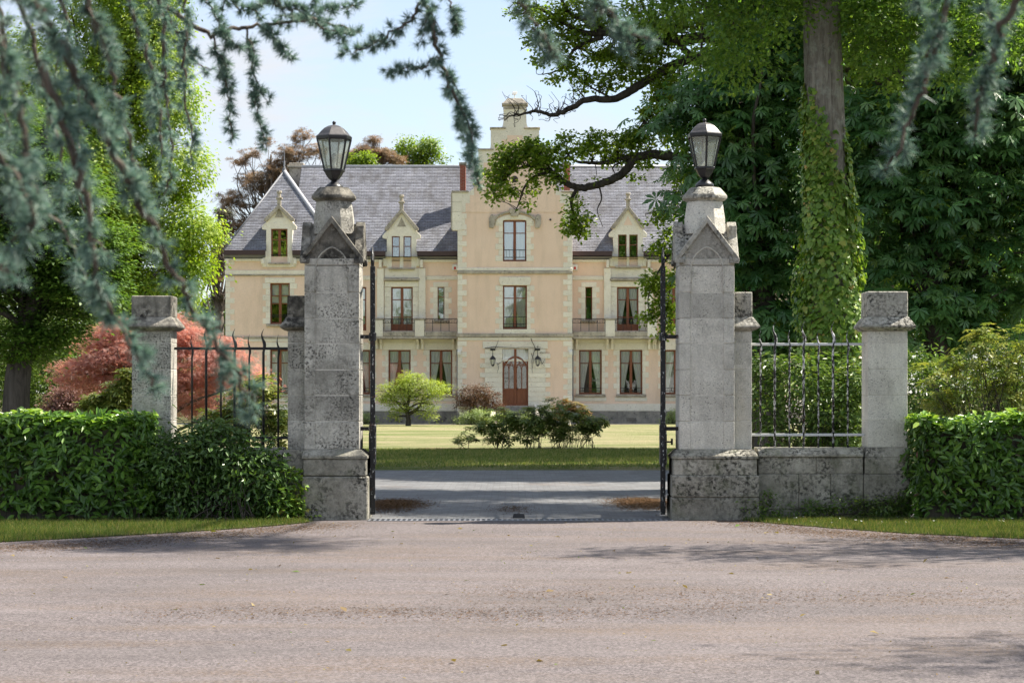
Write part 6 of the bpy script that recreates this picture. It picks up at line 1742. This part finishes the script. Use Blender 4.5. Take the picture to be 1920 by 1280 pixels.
# the one hanging in the middle
branch([(793, -20), (812, 55), (830, 120), (853, 185), (870, 235), (880, 290), (900, 345)], 6.6, 6.7, .008, .025, slen=.055, up=BB(-.25), start=.05)
branch([(845, 165), (865, 205), (882, 245), (886, 285), (880, 315)], 6.6, 6.6, .004, .025, slen=.04)
branch([(795, 0), (765, 38), (725, 70), (690, 90), (648, 100)], 6.6, 6.7, .005, .025, slen=.045, start=.12)
branch([(825, 105), (795, 122), (760, 128), (722, 134)], 6.6, 6.6, .004, .024, slen=.035, start=.08)
branch([(838, -15), (850, 25), (848, 60)], 6.7, 6.7, .004, .025, slen=.05, up=BB(-.1))
branch([(955, -40), (985, 20), (1010, 60), (1030, 85), (1042, 115)], 4.3, 4.3, .005, .026, slen=.04, up=BA(.05))
branch([(1095, -40), (1135, 15), (1160, 45), (1185, 65), (1215, 70)], 4.2, 4.2, .005, .026, slen=.035, up=BA(.15))
branch([(1160, 45), (1178, 75), (1185, 110)], 4.2, 4.2, .003, .025, sides=False)
# right
branch([(1795, -50), (1768, 40), (1745, 120), (1720, 195), (1695, 250), (1662, 325)], 4.1, 4.2, .007, .030, slen=.065, up=BA(.85))
branch([(1925, -40), (1880, 50), (1858, 110), (1838, 180), (1822, 255)], 4.1, 4.2, .007, .030, slen=.075, up=BA(.98))
branch([(1730, -50), (1722, -10), (1730, 20)], 4.0, 4.0, .004, .030, slen=.05, up=BA(.75))
branch([(1860, -40), (1850, 20), (1880, 60)], 4.4, 4.4, .004, .030, slen=.06, up=BA(.9))
wood.tube(smooth_path([(cx0, cy0, 3.4), (-3, -24.1, 3.0), BA(-1), BA(0), BA(1.0), (1.9, -24.2, 2.8)], 6), list(np.linspace(.06, .02, 31)), 8)
wood.tube(smooth_path([(cx0, cy0, 4.2), (-3, -22.0, 3.7), BB(-1.2), BB(-.4), BB(.3), (1.4, -21.0, 3.3)], 6), list(np.linspace(.07, .02, 31)), 8)
wood.build('branches', M['bark_cedar'], ced, smooth=True)
leaves('needles', np.vstack(NP), np.vstack(NN), np.vstack(NT_), np.concatenate(NL), (T_BLADE[0] * np.array([1, .10, 1]), T_BLADE[1]), LM['cedar'], ced)
mb = MB(); mb.tube([(cx0, cy0, 0), (cx0, cy0, 2), (cx0 + .05, cy0, 5), (cx0, cy0, 9), (cx0, cy0, 14)], [.45, .38, .32, .22, .05], 14); mb.build('trunk', M['bark'], ced, smooth=True)
lb = [(cx0 - .5, cy0, 7.5, 2.6, 2.6, 1.2), (cx0, cy0, 10, 2.0, 2.0, 1.2), (cx0 - 1.5, cy0 - 1.5, 6, 2.2, 2.0, .7), (cx0, cy0, 12.5, 1.3, 1.3, 1)]
crown('crown', lb, 420, .4, 26, .12, T_TUFT, LM['cedar'], ced, flat=.35)
